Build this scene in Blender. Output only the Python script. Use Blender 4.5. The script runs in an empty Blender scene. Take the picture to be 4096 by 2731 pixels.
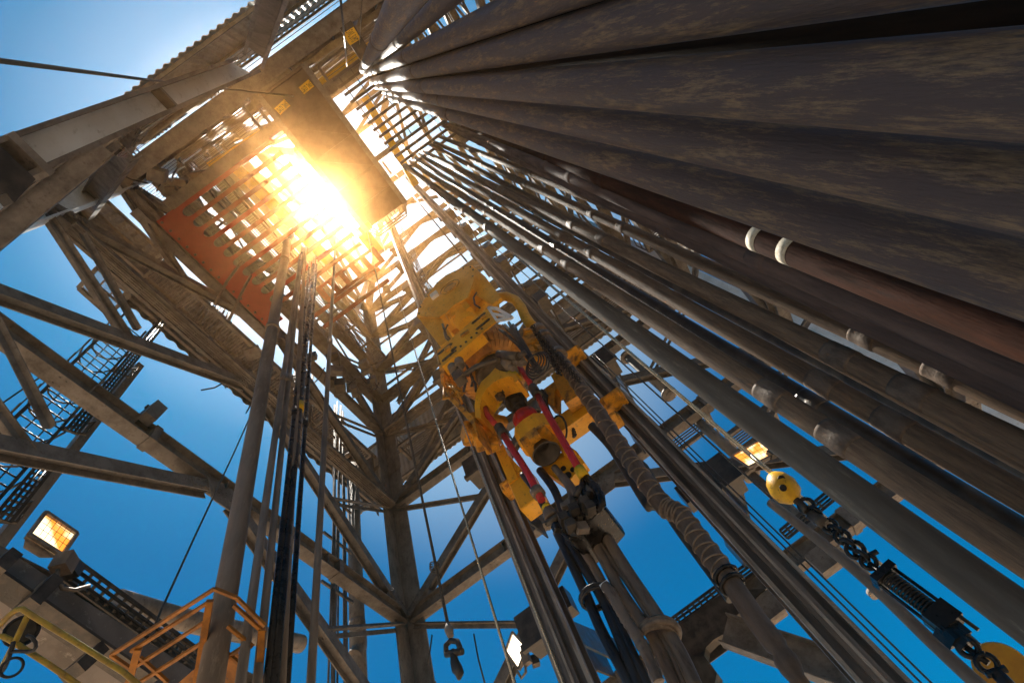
import bpy, math, random
from mathutils import Vector
random.seed(7)
V3 = Vector
sc = bpy.context.scene
col = sc.collection
# ------------------------------------------------------------------ camera, world, sun, exposure
FPX = 2050.0                                  # focal length in photo pixels (4096 wide)
TH = math.atan2(1154.0, FPX)                  # tilt of the axis away from the zenith
SN, CS = math.sin(TH), math.cos(TH)
cam_d = bpy.data.cameras.new('camera'); cam = bpy.data.objects.new('camera', cam_d); col.objects.link(cam)
cam_d.sensor_width = 36; cam_d.lens = 36 * FPX / 4096; cam_d.clip_end = 5000; cam_d.clip_start = 0.02
fwd = V3((0, SN, CS)); u0 = V3((0, -CS, SN)); r0 = V3((1, 0, 0))
cright = r0 * .808 + u0 * -.589; cup = r0 * .589 + u0 * .808
cright.normalize(); cup = (cup - cright * cup.dot(cright)).normalized()
from mathutils import Matrix
cam.matrix_world = Matrix(((cright.x, cup.x, -fwd.x, 0), (cright.y, cup.y, -fwd.y, 0), (cright.z, cup.z, -fwd.z, 0), (0, 0, 0, 1)))
sc.camera = cam
SUN = V3((-.135, .10, .98)).normalized()       # where the sun stands
w = bpy.data.worlds.new("World"); sc.world = w; w.use_nodes = True
nt = w.node_tree; nt.nodes.clear()
def N(nt, t, **k):
    n = nt.nodes.new(t)
    for a, b in k.items(): setattr(n, a, b)
    return n
sky = N(nt, 'ShaderNodeTexSky', sky_type='NISHITA', sun_disc=False)
sky.sun_elevation = math.asin(SUN.z); sky.sun_rotation = math.atan2(SUN.x, SUN.y); sky.dust_density = 1.0; sky.ozone_density = 3.0
tint = N(nt, 'ShaderNodeMix', data_type='RGBA', blend_type='MULTIPLY'); tint.inputs[0].default_value = 1
tint.inputs[7].default_value = (.0, .54, .79, 1)
nt.links.new(sky.outputs[0], tint.inputs[6])
bg = N(nt, 'ShaderNodeBackground'); bg.inputs[1].default_value = .05; nt.links.new(tint.outputs[2], bg.inputs[0])
tc = N(nt, 'ShaderNodeTexCoord'); dp = N(nt, 'ShaderNodeVectorMath', operation='DOT_PRODUCT')
nt.links.new(tc.outputs['Generated'], dp.inputs[0]); dp.inputs[1].default_value = SUN
ac = N(nt, 'ShaderNodeMath', operation='ARCCOSINE'); nt.links.new(dp.outputs['Value'], ac.inputs[0])
dv = N(nt, 'ShaderNodeMath', operation='DIVIDE'); nt.links.new(ac.outputs[0], dv.inputs[0]); dv.inputs[1].default_value = math.radians(60)
rp = N(nt, 'ShaderNodeValToRGB'); nt.links.new(dv.outputs[0], rp.inputs[0])
e = rp.color_ramp.elements
e[0].position = 0; e[0].color = (1, .88, .62, 1)
e[1].position = .97; e[1].color = (0, 0, 0, 1)
for p, c in ((.035, (1, .84, .56, 1)), (.09, (.26, .24, .22, 1)), (.2, (.105, .12, .145, 1)), (.30, (.022, .040, .062, 1)), (.40, (.0, .012, .026, 1)), (.6, (0, .0, .002, 1))):
    x = e.new(p); x.color = c
bg2 = N(nt, 'ShaderNodeBackground'); bg2.inputs[1].default_value = 2.3; nt.links.new(rp.outputs[0], bg2.inputs[0])
dp2 = N(nt, 'ShaderNodeVectorMath', operation='DOT_PRODUCT'); nt.links.new(tc.outputs['Generated'], dp2.inputs[0]); dp2.inputs[1].default_value = V3((-.04, .46, .88)).normalized()
mr_ = N(nt, 'ShaderNodeMapRange', interpolation_type='SMOOTHSTEP'); nt.links.new(dp2.outputs['Value'], mr_.inputs[0]); mr_.inputs[1].default_value = math.cos(math.radians(27)); mr_.inputs[2].default_value = math.cos(math.radians(3))
bg3 = N(nt, 'ShaderNodeBackground'); bg3.inputs[0].default_value = (.115, .12, .10, 1); nt.links.new(mr_.outputs[0], bg3.inputs[1])
ad3 = N(nt, 'ShaderNodeAddShader'); nt.links.new(bg2.outputs[0], ad3.inputs[0]); nt.links.new(bg3.outputs[0], ad3.inputs[1])
ad = N(nt, 'ShaderNodeAddShader'); nt.links.new(bg.outputs[0], ad.inputs[0]); nt.links.new(ad3.outputs[0], ad.inputs[1])
wo = N(nt, 'ShaderNodeOutputWorld'); nt.links.new(ad.outputs[0], wo.inputs[0])
sd = bpy.data.lights.new('sun', 'SUN'); sd.energy = 5; sd.angle = math.radians(.5); sd.color = (1, .93, .82)
so = bpy.data.objects.new('sun', sd); col.objects.link(so); so.rotation_euler = SUN.to_track_quat('Z', 'Y').to_euler()
sc.view_settings.view_transform = 'Standard'; sc.view_settings.look = 'None'; sc.view_settings.exposure = 1.4; sc.view_settings.gamma = 1
sc.cycles.use_denoising = True; sc.cycles.max_bounces = 6; sc.cycles.diffuse_bounces = 4; sc.cycles.volume_bounces = 0
sc.cycles.volume_step_rate = 1
sc.cycles.denoising_prefilter = 'ACCURATE'; sc.cycles.adaptive_threshold = .004

# ------------------------------------------------------------------ photo crops -> points on the rig's own planes
R = {'a': (0, 0, .5952), 'b': (1000, 0, .5952), 'c': (0, 900, .5952), 'd': (0, 1800, .5952), 'e': (1300, 900, .5952), 'g': (1300, 1800, .5952),
     'h': (2600, 900, .63605), 'k': (2600, 1800, .63605), 'm': (2300, 0, .7636), 'n': (1600, 1000, .3401), 'o': (1700, 1450, .3507), 'p': (600, 500, .5102),
     'q': (1300, 150, .4785), 's': (900, 900, .3401), 't': (900, 1400, .3401), 'u': (1400, 1200, .38265), 'v': (0, 500, .3401), 'w': (300, 900, .5102),
     'x': (2200, 1300, .5102), 'y': (1600, 500, .4464), 'z': (2000, 1900, .5298), 'V': (0, 0, 1.7415)}
def ray(r, x, y):
    a, b, s = R[r]; px = a + x * s - 2048; py = -(b + y * s - 1365.5)
    rr = px * .808 + py * .589; uu = -.589 * px + .808 * py
    return V3((rr, SN * FPX - CS * uu, CS * FPX + SN * uu))
def P(r, x, y, X=None, Y=None, Z=None, D=None):
    d = ray(r, x, y)
    t = X / d.x if X is not None else Y / d.y if Y is not None else Z / d.z if Z is not None else D / FPX
    return d * t
def PL(r, pts, **k): return [P(r, *p, **k) for p in pts]
def zon(line, r, x, y):                       # parameter of the point of a line nearest to a sight line
    p, q = line; u = q - p; v = ray(r, x, y).normalized()
    w0 = p; a = u.dot(u); b = u.dot(v); c = v.dot(v); dd = u.dot(w0); ee = v.dot(w0)
    return (b * ee - c * dd) / (a * c - b * b)

# ------------------------------------------------------------------ materials
def mat(name, c1, c2, scale=3, rough=.6, metal=0, bump=.25, stretch=(1, 1, 1), lo=.42, hi=.62, c3=None, s3=14, fine=.6, spec=.3):
    m = bpy.data.materials.new(name); m.use_nodes = True; t = m.node_tree; b = t.nodes['Principled BSDF']
    tc = N(t, 'ShaderNodeTexCoord'); mp = N(t, 'ShaderNodeMapping'); mp.inputs['Scale'].default_value = stretch
    t.links.new(tc.outputs['Object'], mp.inputs[0])
    n = N(t, 'ShaderNodeTexNoise'); n.inputs['Scale'].default_value = scale; n.inputs['Detail'].default_value = 9; n.inputs['Roughness'].default_value = fine
    t.links.new(mp.outputs[0], n.inputs['Vector'])
    r = N(t, 'ShaderNodeValToRGB'); t.links.new(n.outputs[0], r.inputs[0])
    r.color_ramp.elements[0].position = lo; r.color_ramp.elements[0].color = (*c1, 1)
    r.color_ramp.elements[1].position = hi; r.color_ramp.elements[1].color = (*c2, 1)
    out = r.outputs[0]
    if c3:
        n3 = N(t, 'ShaderNodeTexNoise'); n3.inputs['Scale'].default_value = s3 * 1.6; n3.inputs['Detail'].default_value = 10; n3.inputs['Roughness'].default_value = .72
        t.links.new(mp.outputs[0], n3.inputs['Vector'])
        r3 = N(t, 'ShaderNodeValToRGB'); t.links.new(n3.outputs[0], r3.inputs[0]); r3.color_ramp.elements[0].position = .56; r3.color_ramp.elements[1].position = .70
        mx = N(t, 'ShaderNodeMix', data_type='RGBA'); t.links.new(r3.outputs[0], mx.inputs[0]); t.links.new(out, mx.inputs[6]); mx.inputs[7].default_value = (*c3, 1)
        out = mx.outputs[2]
    b.inputs['Specular IOR Level'].default_value = spec
    t.links.new(out, b.inputs['Base Color']); b.inputs['Roughness'].default_value = rough; b.inputs['Metallic'].default_value = metal
    rr = N(t, 'ShaderNodeMapRange'); t.links.new(n.outputs[0], rr.inputs[0]); rr.inputs[1].default_value = .3; rr.inputs[2].default_value = .7
    rr.inputs[3].default_value = max(.08, rough - .15); rr.inputs[4].default_value = min(1, rough + .15); t.links.new(rr.outputs[0], b.inputs['Roughness'])
    if bump:
        n2 = N(t, 'ShaderNodeTexNoise'); n2.inputs['Scale'].default_value = scale * 7; n2.inputs['Detail'].default_value = 5; t.links.new(mp.outputs[0], n2.inputs['Vector'])
        bp = N(t, 'ShaderNodeBump'); bp.inputs['Strength'].default_value = bump; bp.inputs['Distance'].default_value = .01
        t.links.new(n2.outputs[0], bp.inputs['Height']); t.links.new(bp.outputs[0], b.inputs['Normal'])
    return m
def emis(name, c, s, c2=None):
    m = bpy.data.materials.new(name); m.use_nodes = True; t = m.node_tree; b = t.nodes['Principled BSDF']
    b.inputs['Base Color'].default_value = (.8, .6, .3, 1); b.inputs['Emission Strength'].default_value = s * .6; b.inputs['Emission Color'].default_value = (*c, 1)
    if c2:
        n = N(t, 'ShaderNodeTexNoise'); n.inputs['Scale'].default_value = 2.5; tc = N(t, 'ShaderNodeTexCoord'); t.links.new(tc.outputs['Object'], n.inputs[0])
        r = N(t, 'ShaderNodeValToRGB'); t.links.new(n.outputs[0], r.inputs[0]); r.color_ramp.elements[0].color = (*c, 1); r.color_ramp.elements[0].position = .45
        r.color_ramp.elements[1].color = (*c2, 1); r.color_ramp.elements[1].position = .6; t.links.new(r.outputs[0], b.inputs['Emission Color'])
    return m
M = {}
M['steel'] = mat('painted steel', (.20, .168, .142), (.078, .063, .052), 2.4, .6, c3=(.06, .04, .03), s3=5, fine=.72, lo=.40, hi=.68)
M['leg'] = mat('speckled leg steel', (.27, .225, .185), (.15, .12, .097), 2.4, .65, c3=(.045, .033, .026), s3=7, stretch=(1, 1, .45), fine=.7)
M['lightsteel'] = mat('pale steel', (.82, .80, .77), (.72, .68, .63), 2, .55, c3=(.5, .45, .38), s3=6)  # also stands in for sunlight on two legs and the header web
M['dark'] = mat('dark greasy steel', (.045, .038, .032), (.10, .08, .062), 4, .42, .3, .4)
M['rail'] = mat('greasy rail steel', (.20, .16, .13), (.10, .08, .065), 5, .5, .05, .5, (1, 1, .15))
M['pitch'] = mat('shade black collar steel', (.012, .009, .007), (.022, .015, .011), 9, .9, 0, .3, (1, 1, .1), spec=.03)  # near-black colour puts the shade of the gaps onto back row collars
M['railedge'] = mat('pale lit rail edge', (.38, .32, .26), (.20, .16, .13), 9, .6, 0, .5, (1, 1, .2))  # lighter than the rail so that its edges look lit
M['black'] = mat('black steel', (.012, .012, .013), (.035, .03, .028), 6, .3, .3, .3)
M['collar'] = mat('rusty collar steel', (.100, .070, .058), (.27, .175, .095), 13, .58, 0, .6, (1, 1, .13), .49, .60, c3=(.055, .040, .036), s3=8, fine=.84, spec=.22)
M['pipe'] = mat('rusty drill pipe', (.20, .13, .08), (.085, .06, .045), 24, .75, 0, .6, (1, 1, .1), .40, .66, c3=(.25, .17, .105), s3=12, fine=.78, spec=.14)
M['pipegrey'] = mat('grey worn casing', (.15, .13, .105), (.095, .08, .065), 6, .7, 0, .3, (1, 1, .12), c3=(.30, .265, .20), s3=9, spec=.15)
M['piperust'] = mat('red rust pipe', (.065, .026, .015), (.038, .02, .014), 14, .85, 0, .4, (1, 1, .1), c3=(.03, .018, .014), spec=.06)
M['pipewrap'] = mat('mud coated pipe', (.15, .10, .08), (.085, .06, .052), 8, .8, 0, .4, (1, 1, .12), c3=(.045, .034, .034), s3=7, spec=.1)
M['joint'] = mat('tool joint steel', (.17, .12, .085), (.10, .072, .053), 16, .7, 0, .4, (1, 1, .5), spec=.15)
M['mud'] = mat('muddy standpipe', (.24, .175, .125), (.15, .108, .08), 3, .55, .1, .3, (1, 1, .2), c3=(.32, .24, .17), s3=8)
M['yellow'] = mat('grimy yellow paint', (.90, .42, .02), (.78, .32, .014), 2.2, .42, 0, .25, (1, 1, .6), c3=(.30, .13, .03), s3=9)
M['basket'] = mat('rusty yellow paint', (.42, .15, .014), (.24, .09, .014), 6, .5, 0, .25, c3=(.12, .06, .03), s3=14)
M['mustard'] = mat('mustard tube paint', (.42, .27, .03), (.32, .19, .04), 10, .45, 0, .25, c3=(.16, .10, .04), s3=16)
M['yellow2'] = mat('greasy yellow paint', (.66, .28, .02), (.16, .075, .025), 5, .4, .05, .4, lo=.48, hi=.66, c3=(.03, .02, .014), s3=9)
M['lemon'] = mat('lemon yellow paint', (.85, .48, .01), (.66, .36, .012), 3, .5, 0, .2, c3=(.15, .12, .03), s3=9)
M['orange'] = mat('orange red paint', (.30, .022, .004), (.25, .018, .004), 4, .5, 0, .15, c3=(.26, .035, .012), s3=14)
M['orangedim'] = mat('worn orange brown paint', (.26, .06, .02), (.16, .05, .022), 5, .55, 0, .2)
M['red'] = mat('scuffed red paint', (.55, .03, .03), (.36, .02, .02), 6, .32, 0, .3, (1, 1, .3), c3=(.10, .02, .016), s3=12)
M['white'] = mat('cream band paint', (.62, .55, .42), (.5, .42, .3), 20, .7, c3=(.2, .13, .08), s3=30)
M['hose'] = mat('black rubber hose', (.018, .018, .02), (.045, .04, .038), 8, .35, 0, .4, (1, 1, .2))
M['brownhose'] = mat('muddy hose', (.20, .145, .105), (.11, .078, .058), 8, .42, .1, .4, (1, 1, .2), c3=(.05, .036, .028), s3=10)
M['hosebrown'] = mat('brown hose cover', (.13, .09, .065), (.08, .055, .04), 8, .6, 0, .4, (1, 1, .3))
M['wrap'] = mat('taped hose wrap', (.24, .175, .125), (.14, .10, .072), 10, .6, 0, .5)
M['rope'] = mat('wire rope', (.06, .05, .042), (.14, .115, .09), 60, .4, .5, .6)
M['cream'] = mat('ribbed cladding', (.50, .44, .36), (.40, .34, .27), 1.5, .6, c3=(.27, .22, .17), s3=4)
M['floor'] = mat('drill floor', (.58, .45, .33), (.46, .35, .25), 2, .8)  # brighter than a drill floor would be, to bounce warm fill upward
M['tray'] = mat('brown tray steel', (.13, .09, .055), (.085, .06, .038), 3, .6)
M['grate'] = mat('grating steel', (.20, .165, .13), (.13, .10, .08), 4, .6)
M['ambershine'] = emis('amber lamp glow', (.75, .22, .012), 1.5, (1, .85, .5))
M['darkleg'] = mat('mottled dark girder', (.17, .14, .12), (.11, .09, .075), 1.6, .7, c3=(.30, .26, .22), s3=4)
M['whiteshine'] = emis('white lamp glow', (1, .88, .68), 3.5)
M['glass'] = M['whiteshine']

# ------------------------------------------------------------------ mesh builder
class MB:
    def __init__(s): s.v = []; s.f = []; s.sm = []
    def add(s, vs, fs, smooth=False):
        k = len(s.v); s.v += [V3(v) for v in vs]; s.f += [tuple(i + k for i in f) for f in fs]; s.sm += [smooth] * len(fs); return s
    def frame(s, p, q, up):
        a = (q - p).normalized(); up = V3(up)
        if abs(a.dot(up.normalized())) > .995: up = V3((0, 1, 0)) if abs(a.y) < .9 else V3((1, 0, 0))
        b = a.cross(up).normalized(); c = b.cross(a).normalized()
        return a, b, c                                  # along, side, up
    def prism(s, p, q, sec, up=(0, 0, 1)):              # section points are (side, up)
        p, q = V3(p), V3(q); a, b, c = s.frame(p, q, up); n = len(sec)
        vs = [o + b * x + c * y for o in (p, q) for x, y in sec]
        fs = [(i, (i + 1) % n, n + (i + 1) % n, n + i) for i in range(n)] + [tuple(range(n))[::-1], tuple(range(n, 2 * n))]
        return s.add(vs, fs)
    def bar(s, p, q, w, h=None, up=(0, 0, 1)):
        h = h or w; w /= 2; h /= 2
        return s.prism(p, q, [(-w, -h), (w, -h), (w, h), (-w, h)], up)
    def ibeam(s, p, q, h, w, t=.03, up=(0, 0, 1)):
        h /= 2; w /= 2; k = t / 2
        return s.prism(p, q, [(-w, -h), (w, -h), (w, -h + t), (k, -h + t), (k, h - t), (w, h - t), (w, h), (-w, h), (-w, h - t), (-k, h - t), (-k, -h + t), (-w, -h + t)], up)
    def angle(s, p, q, a, t, up=(0, 1, 0), sx=1, sy=1):
        sec = [(0, 0), (a * sx, 0), (a * sx, t * sy), (t * sx, t * sy), (t * sx, a * sy), (0, a * sy)]
        return s.prism(p, q, sec, up)
    def tube(s, pts, r, n=10, cap=True, rs=None):
        pts = [V3(p) for p in pts]; k = len(pts); vs = []; fs = []
        up = None
        for i, p in enumerate(pts):
            d = (pts[min(i + 1, k - 1)] - pts[max(i - 1, 0)]).normalized()
            if up is None: up = V3((0, 0, 1)) if abs(d.z) < .9 else V3((1, 0, 0))
            b = d.cross(up).normalized(); c = b.cross(d).normalized(); up = c
            rr = rs[i] if rs else r
            vs += [p + (b * math.cos(2 * math.pi * j / n) + c * math.sin(2 * math.pi * j / n)) * rr for j in range(n)]
        for i in range(k - 1):
            for j in range(n):
                a0 = i * n + j; a1 = i * n + (j + 1) % n; fs.append((a0, a1, a1 + n, a0 + n))
        s.add(vs, fs, True)
        if cap:
            b0 = len(s.v) - len(vs)
            s.f.append(tuple(b0 + j for j in range(n))[::-1]); s.f.append(tuple(b0 + (k - 1) * n + j for j in range(n))); s.sm += [False, False]
        return s
    def lathe(s, p, q, prof, n=20):                     # prof: (distance along in metres or fraction, radius)
        p, q = V3(p), V3(q); d = (q - p); L = d.length; d.normalize()
        a, b, c = s.frame(p, q, (0, 0, 1)); vs = []; fs = []
        for t, r in prof: vs += [p + d * (t * L) + (b * math.cos(2 * math.pi * j / n) + c * math.sin(2 * math.pi * j / n)) * max(r, .0005) for j in range(n)]
        for i in range(len(prof) - 1):
            for j in range(n):
                a0 = i * n + j; a1 = i * n + (j + 1) % n; fs.append((a0, a1, a1 + n, a0 + n))
        k = len(s.v); s.add(vs, fs, False)
        for z in range(len(fs)):
            i = z // n; s.sm[-len(fs) + z] = abs(prof[i][1] - prof[i + 1][1]) < .35 * max(1e-4, abs(prof[i][0] - prof[i + 1][0]) * L) or abs(prof[i][0] - prof[i + 1][0]) * L > .0 and False
        s.f.append(tuple(k + j for j in range(n))[::-1]); s.f.append(tuple(k + (len(prof) - 1) * n + j for j in range(n))); s.sm += [False, False]
        return s
    def poly(s, pts, ext):                              # outline pushed along a vector
        pts = [V3(p) for p in pts]; n = len(pts); ext = V3(ext)
        return s.add(pts + [p + ext for p in pts], [tuple(range(n))[::-1], tuple(range(n, 2 * n))] + [(i, (i + 1) % n, n + (i + 1) % n, n + i) for i in range(n)])
    def block(s, c, sx, sy, sz, yaw=0):
        c = V3(c); X = V3((math.cos(yaw), math.sin(yaw), 0)) * sx / 2; Y = V3((-math.sin(yaw), math.cos(yaw), 0)) * sy / 2; Z = V3((0, 0, sz / 2))
        vs = [c + X * i + Y * j + Z * k for k in (-1, 1) for i, j in ((-1, -1), (1, -1), (1, 1), (-1, 1))]
        return s.add(vs, [(3, 2, 1, 0), (4, 5, 6, 7), (0, 1, 5, 4), (1, 2, 6, 5), (2, 3, 7, 6), (3, 0, 4, 7)])
    def ring(s, c, nrm, Rr, r, n=16, m=8, a0=0, a1=2 * math.pi):
        c = V3(c); nrm = V3(nrm).normalized(); b = nrm.orthogonal().normalized(); d = nrm.cross(b)
        return s.tube([c + (b * math.cos(a0 + (a1 - a0) * i / n) + d * math.sin(a0 + (a1 - a0) * i / n)) * Rr for i in range(n + 1)], r, m)
    def build(s, name, m, parent=None, bevel=0):
        if parent is not None:
            o = V3(parent['_o']) if '_o' in parent.keys() else V3((0, 0, 0))
        else:
            xs = [v.x for v in s.v]; ys = [v.y for v in s.v]; zs = [v.z for v in s.v]
            o = V3(((min(xs) + max(xs)) / 2, (min(ys) + max(ys)) / 2, min(zs)))
        me = bpy.data.meshes.new(name); me.from_pydata([v - o for v in s.v], [], s.f); me.polygons.foreach_set('use_smooth', s.sm); me.update()
        me.materials.append(M[m] if isinstance(m, str) else m)
        ob = bpy.data.objects.new(name, me); col.objects.link(ob)
        ob['_o'] = tuple(o)
        if parent is not None: ob.parent = parent
        else: ob.location = o
        if bevel:
            bv = ob.modifiers.new('edge', 'BEVEL'); bv.width = bevel; bv.segments = 1; bv.limit_method = 'ANGLE'
        return ob
def tag(o, label, cat, group=None, kind=None):
    o['label'] = label; o['category'] = cat
    if group: o['group'] = group
    if kind: o['kind'] = kind
    return o
def thing(name, label, cat, loc, group=None):
    o = bpy.data.objects.new(name, None); col.objects.link(o); o.location = loc; o['_o'] = tuple(loc)
    o.empty_display_size = .2
    return tag(o, label, cat, group)
def plab(o, t): o['label'] = t; return o

# ------------------------------------------------------------------ setting: drill floor and sea
FLOOR = -1.6
f = MB(); f.block((-.4, 5.15, FLOOR - .15), 40, 40, .3)
fl = f.build('floor', 'floor'); fl['kind'] = 'structure'  # unseen floor, coloured pale to bounce warm fill upward
# ------------------------------------------------------------------ derrick
XL, XR, YF, YB = -8.0, 7.2, -2.35, 12.65
XM, YM = (XL + XR) / 2, (YF + YB) / 2
LV = [FLOOR, 6.4, 11.75, 17.1, 22.45, 29.5, 35.0, 40.4]
D = thing('derrick', 'tall grey brown steel derrick tower framing the drill floor on four legs', 'derrick', (XM, YM, FLOOR))
dbolt = 0
def bolts(m, c, nrm, u, v, nu, nv, r=.022, h=.025):
    nrm = V3(nrm).normalized()
    for i in range(nu):
        for j in range(nv):
            p = c + u * ((i - (nu - 1) / 2)) + v * ((j - (nv - 1) / 2))
            m.lathe(p, p + nrm * h, [(0, r), (1, r * .9)], 6)
# legs: big angle sections, with splice plates
for (x, y, sx, sy) in ((XL, YB, 1, -1), (XL, YF, 1, 1), (XR, YB, 1, -1), (XR, YF, -1, 1)):
    m = MB(); A = .62; t = .05
    if (x, y) == (XR, YB):   # outward flange, coloured pale to look sunlit
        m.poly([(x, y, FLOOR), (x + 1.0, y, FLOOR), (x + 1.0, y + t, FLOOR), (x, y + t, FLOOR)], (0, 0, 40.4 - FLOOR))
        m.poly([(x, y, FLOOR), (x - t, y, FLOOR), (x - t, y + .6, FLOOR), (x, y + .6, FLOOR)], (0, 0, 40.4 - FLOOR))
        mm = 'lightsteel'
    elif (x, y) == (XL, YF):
        m.ibeam(V3((x, y, FLOOR)), V3((x, y, 40.4)), .95, .5, .05, (0, 1, 0)); mm = 'lightsteel'  # pale colour stands in for sun on this leg
        for z in (8.5, 11, 13.6): m.block((x, y, z), .5, .8, .03)
    else:
        m.poly([(x, y, FLOOR), (x + A * sx, y, FLOOR), (x + A * sx, y + t, FLOOR), (x, y + t, FLOOR)], (0, 0, 40.4 - FLOOR))
        m.poly([(x, y, FLOOR), (x, y + A * sy, FLOOR), (x - t * sx, y + A * sy, FLOOR), (x - t * sx, y, FLOOR)], (0, 0, 40.4 - FLOOR)); mm = 'leg'
    m.build('corner_leg', mm, D)
# the near-left-back corner is seen as two inside faces meeting in a crease; splice plates across them
for z in (8.9, 19.6, 31.0):
    m = MB(); m.block((XL + .03, YB - .36, z), .03, .66, .9); bolts(m, V3((XL + .045, YB - .36, z)), (1, 0, 0), V3((0, .16, 0)), V3((0, 0, .14)), 4, 6); m.build('splice_plate', 'leg', D)
    m = MB(); m.block((XL + .36, YB - .03, z), .66, .03, .9); bolts(m, V3((XL + .36, YB - .045, z)), (0, -1, 0), V3((.16, 0, 0)), V3((0, 0, .14)), 4, 6); m.build('splice_plate', 'leg', D)
def girder(p, q, h=.42, w=.34, mm='steel', name='girder', up=(0, 0, 1), stiff=3, brk=True):
    m = MB(); m.ibeam(p, q, h, w, .03, up); p, q = V3(p), V3(q)
    a, b, c = m.frame(p, q, up); L = (q - p).length
    for i in range(1, stiff + 1):
        o = p + a * (L * i / (stiff + 1)); m.bar(o - a * .012, o + a * .012, w * .96, h - .08, up)
    if name == 'diagonal_brace' and brk:
        for e_, s_ in ((p, 1), (q, -1)):
            inn = -e_; inn = (inn - a * inn.dot(a)); fb = b if b.dot(inn) > 0 else -b; fc = c if c.dot(inn) > 0 else -c
            m.bar(e_ - a * .42 * s_, e_ + a * .75 * s_, .03, h * .8, up)
            m.bar(e_ - a * .35 * s_ + fc * (h / 2 + .012), e_ + a * .6 * s_ + fc * (h / 2 + .012), w * .8, .024, up)
            bolts(m, e_ + a * .28 * s_ + fc * (h / 2 + .024), fc, a * .13, fb * .16, 5, 2, .026, .03)
            bolts(m, e_ - a * .16 * s_ + fb * .016, fb, a * .12, fc * .12, 4, 2, .026, .03)
    else:
        n = int(L / 1.9)
        for i in range(n):
            o = p + a * (L * (i + .5) / max(n, 1)); inn = -o; fc = c if c.dot(inn) > 0 else -c
            if (i * 7 + int(L * 10)) % 3 == 0: m.bar(o - a * .09, o + a * .09, w + .05, h + .05, up)
            bolts(m, o + fc * h / 2, fc, a * .14, b * .18, 2, 2, .022, .022)
    return m.build(name, mm, D)
def gusset(c, u, v, s=.55, nrm=(0, 1, 0), n=1):
    m = MB(); c, u, v = V3(c), V3(u), V3(v)
    m.poly([c - u * s, c + u * s, c + u * s * .5 + v * s * .9, c - u * s * .5 + v * s * .9], V3(nrm) * .03)
    bolts(m, c + v * s * .3 , V3(nrm) * -1, u * .17, v * .14, 5, 2)
    return m.build('gusset_plate', 'steel', D)
def face(A, B, nin, levels, first=1):
    """A,B: (x,y) corners of a face, nin: inward normal; girders, inverted V braces and short struts"""
    A, B = V3((*A, 0)), V3((*B, 0)); mid = (A + B) / 2; nin = V3(nin); u = (B - A).normalized(); Z = V3((0, 0, 1))
    for i, z in enumerate(levels):
        if i >= first:
            girder(A + Z * z + u * .2, B + Z * z - u * .2, .46, .36)
            gusset(mid + Z * (z - .22) + nin * .2, u, -Z, .6, nin * -1)
            for cc, s_ in ((A, 1), (B, -1)): gusset(cc + Z * (z + .22) + u * s_ * .75 + nin * .12, u, Z, .42, nin * -1)
        if i + 1 < len(levels) and i >= first:
            z2 = levels[i + 1]
            for cc, s_ in ((A, 1), (B, -1)):
                p0 = cc + Z * (z + .25) + u * s_ * .45; p1 = mid + Z * (z2 - .3) - u * s_ * .35
                girder(p0, p1, .30, .32, name='diagonal_brace', up=nin, stiff=0)
                hm = (p0 + p1) / 2
                m = MB(); m.angle(cc + Z * (z2 - .35) + u * s_ * .3 + nin * .05, hm + nin * .05, .13, .02, nin); m.angle(cc + Z * (z2 - .35) + u * s_ * .3 - nin * .05, hm - nin * .05, .13, .02, -nin); m.build('strut', 'steel', D)
def secondary(A, B, nin, zs):
    A, B = V3((*A, 0)), V3((*B, 0)); nin = V3(nin); Z = V3((0, 0, 1))
    for i in range(len(zs) - 1):
        z, z2 = zs[i], zs[i + 1]
        for t0, t1 in ((0, .25), (.25, .5), (.5, .75), (.75, 1)):
            a, b = A.lerp(B, t0) - nin * .28, A.lerp(B, t1) - nin * .28
            if (int(t0 * 4) + i) % 2: a, b = b, a
            m = MB(); m.angle(a + Z * z, b + Z * z2, .11, .02, nin); m.build('secondary_brace', 'steel', D)
        m = MB(); m.angle(A - nin * .28 + Z * (z + z2) / 2, B - nin * .28 + Z * (z + z2) / 2, .12, .02, nin); m.build('secondary_brace', 'steel', D)
secondary((XL, YB), (XR, YB), (0, -1, 0), (22.45, 25.7, 29.5, 32.2, 35.0, 37.7, 40.4))
secondary((XL, YF), (XL, YB), (1, 0, 0), (25.7, 29.5, 32.2, 35.0, 37.7, 40.4))
secondary((XR, YF), (XR, YB), (-1, 0, 0), (25.7, 29.5, 35.0, 40.4))
LVL = list(LV); LVL[1] = 7.3
face((XL, YB), (XR, YB), (0, -1, 0), LV)
face((XL, YF), (XL, YB), (1, 0, 0), LVL)
face((XR, YF), (XR, YB), (-1, 0, 0), LV)
face((XL, YF), (XR, YF), (0, 1, 0), LV, 5)
# steep long braces and the tray level at mid height
for r, p, q in (('u', (840, 1490), (1050, 1030)), ('u', (720, 200), (500, 560)), ('u', (830, 450), (600, 900)), ('u', (470, 1290), (700, 900))):
    a, b = P(r, *p, Y=YB + .35), P(r, *q, Y=YB + .35)
    girder(a + (a - b) * .25, b + (b - a) * .25, .26, .26, name='diagonal_brace', up=(0, 1, 0), stiff=0)
for (a, b) in (((XL + .2, YB, 25.7), (XR, YB, 25.7)), ((XL, YF, 25.7), (XL, YB - .2, 25.7))): girder(a, b, .42, .5)
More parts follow.
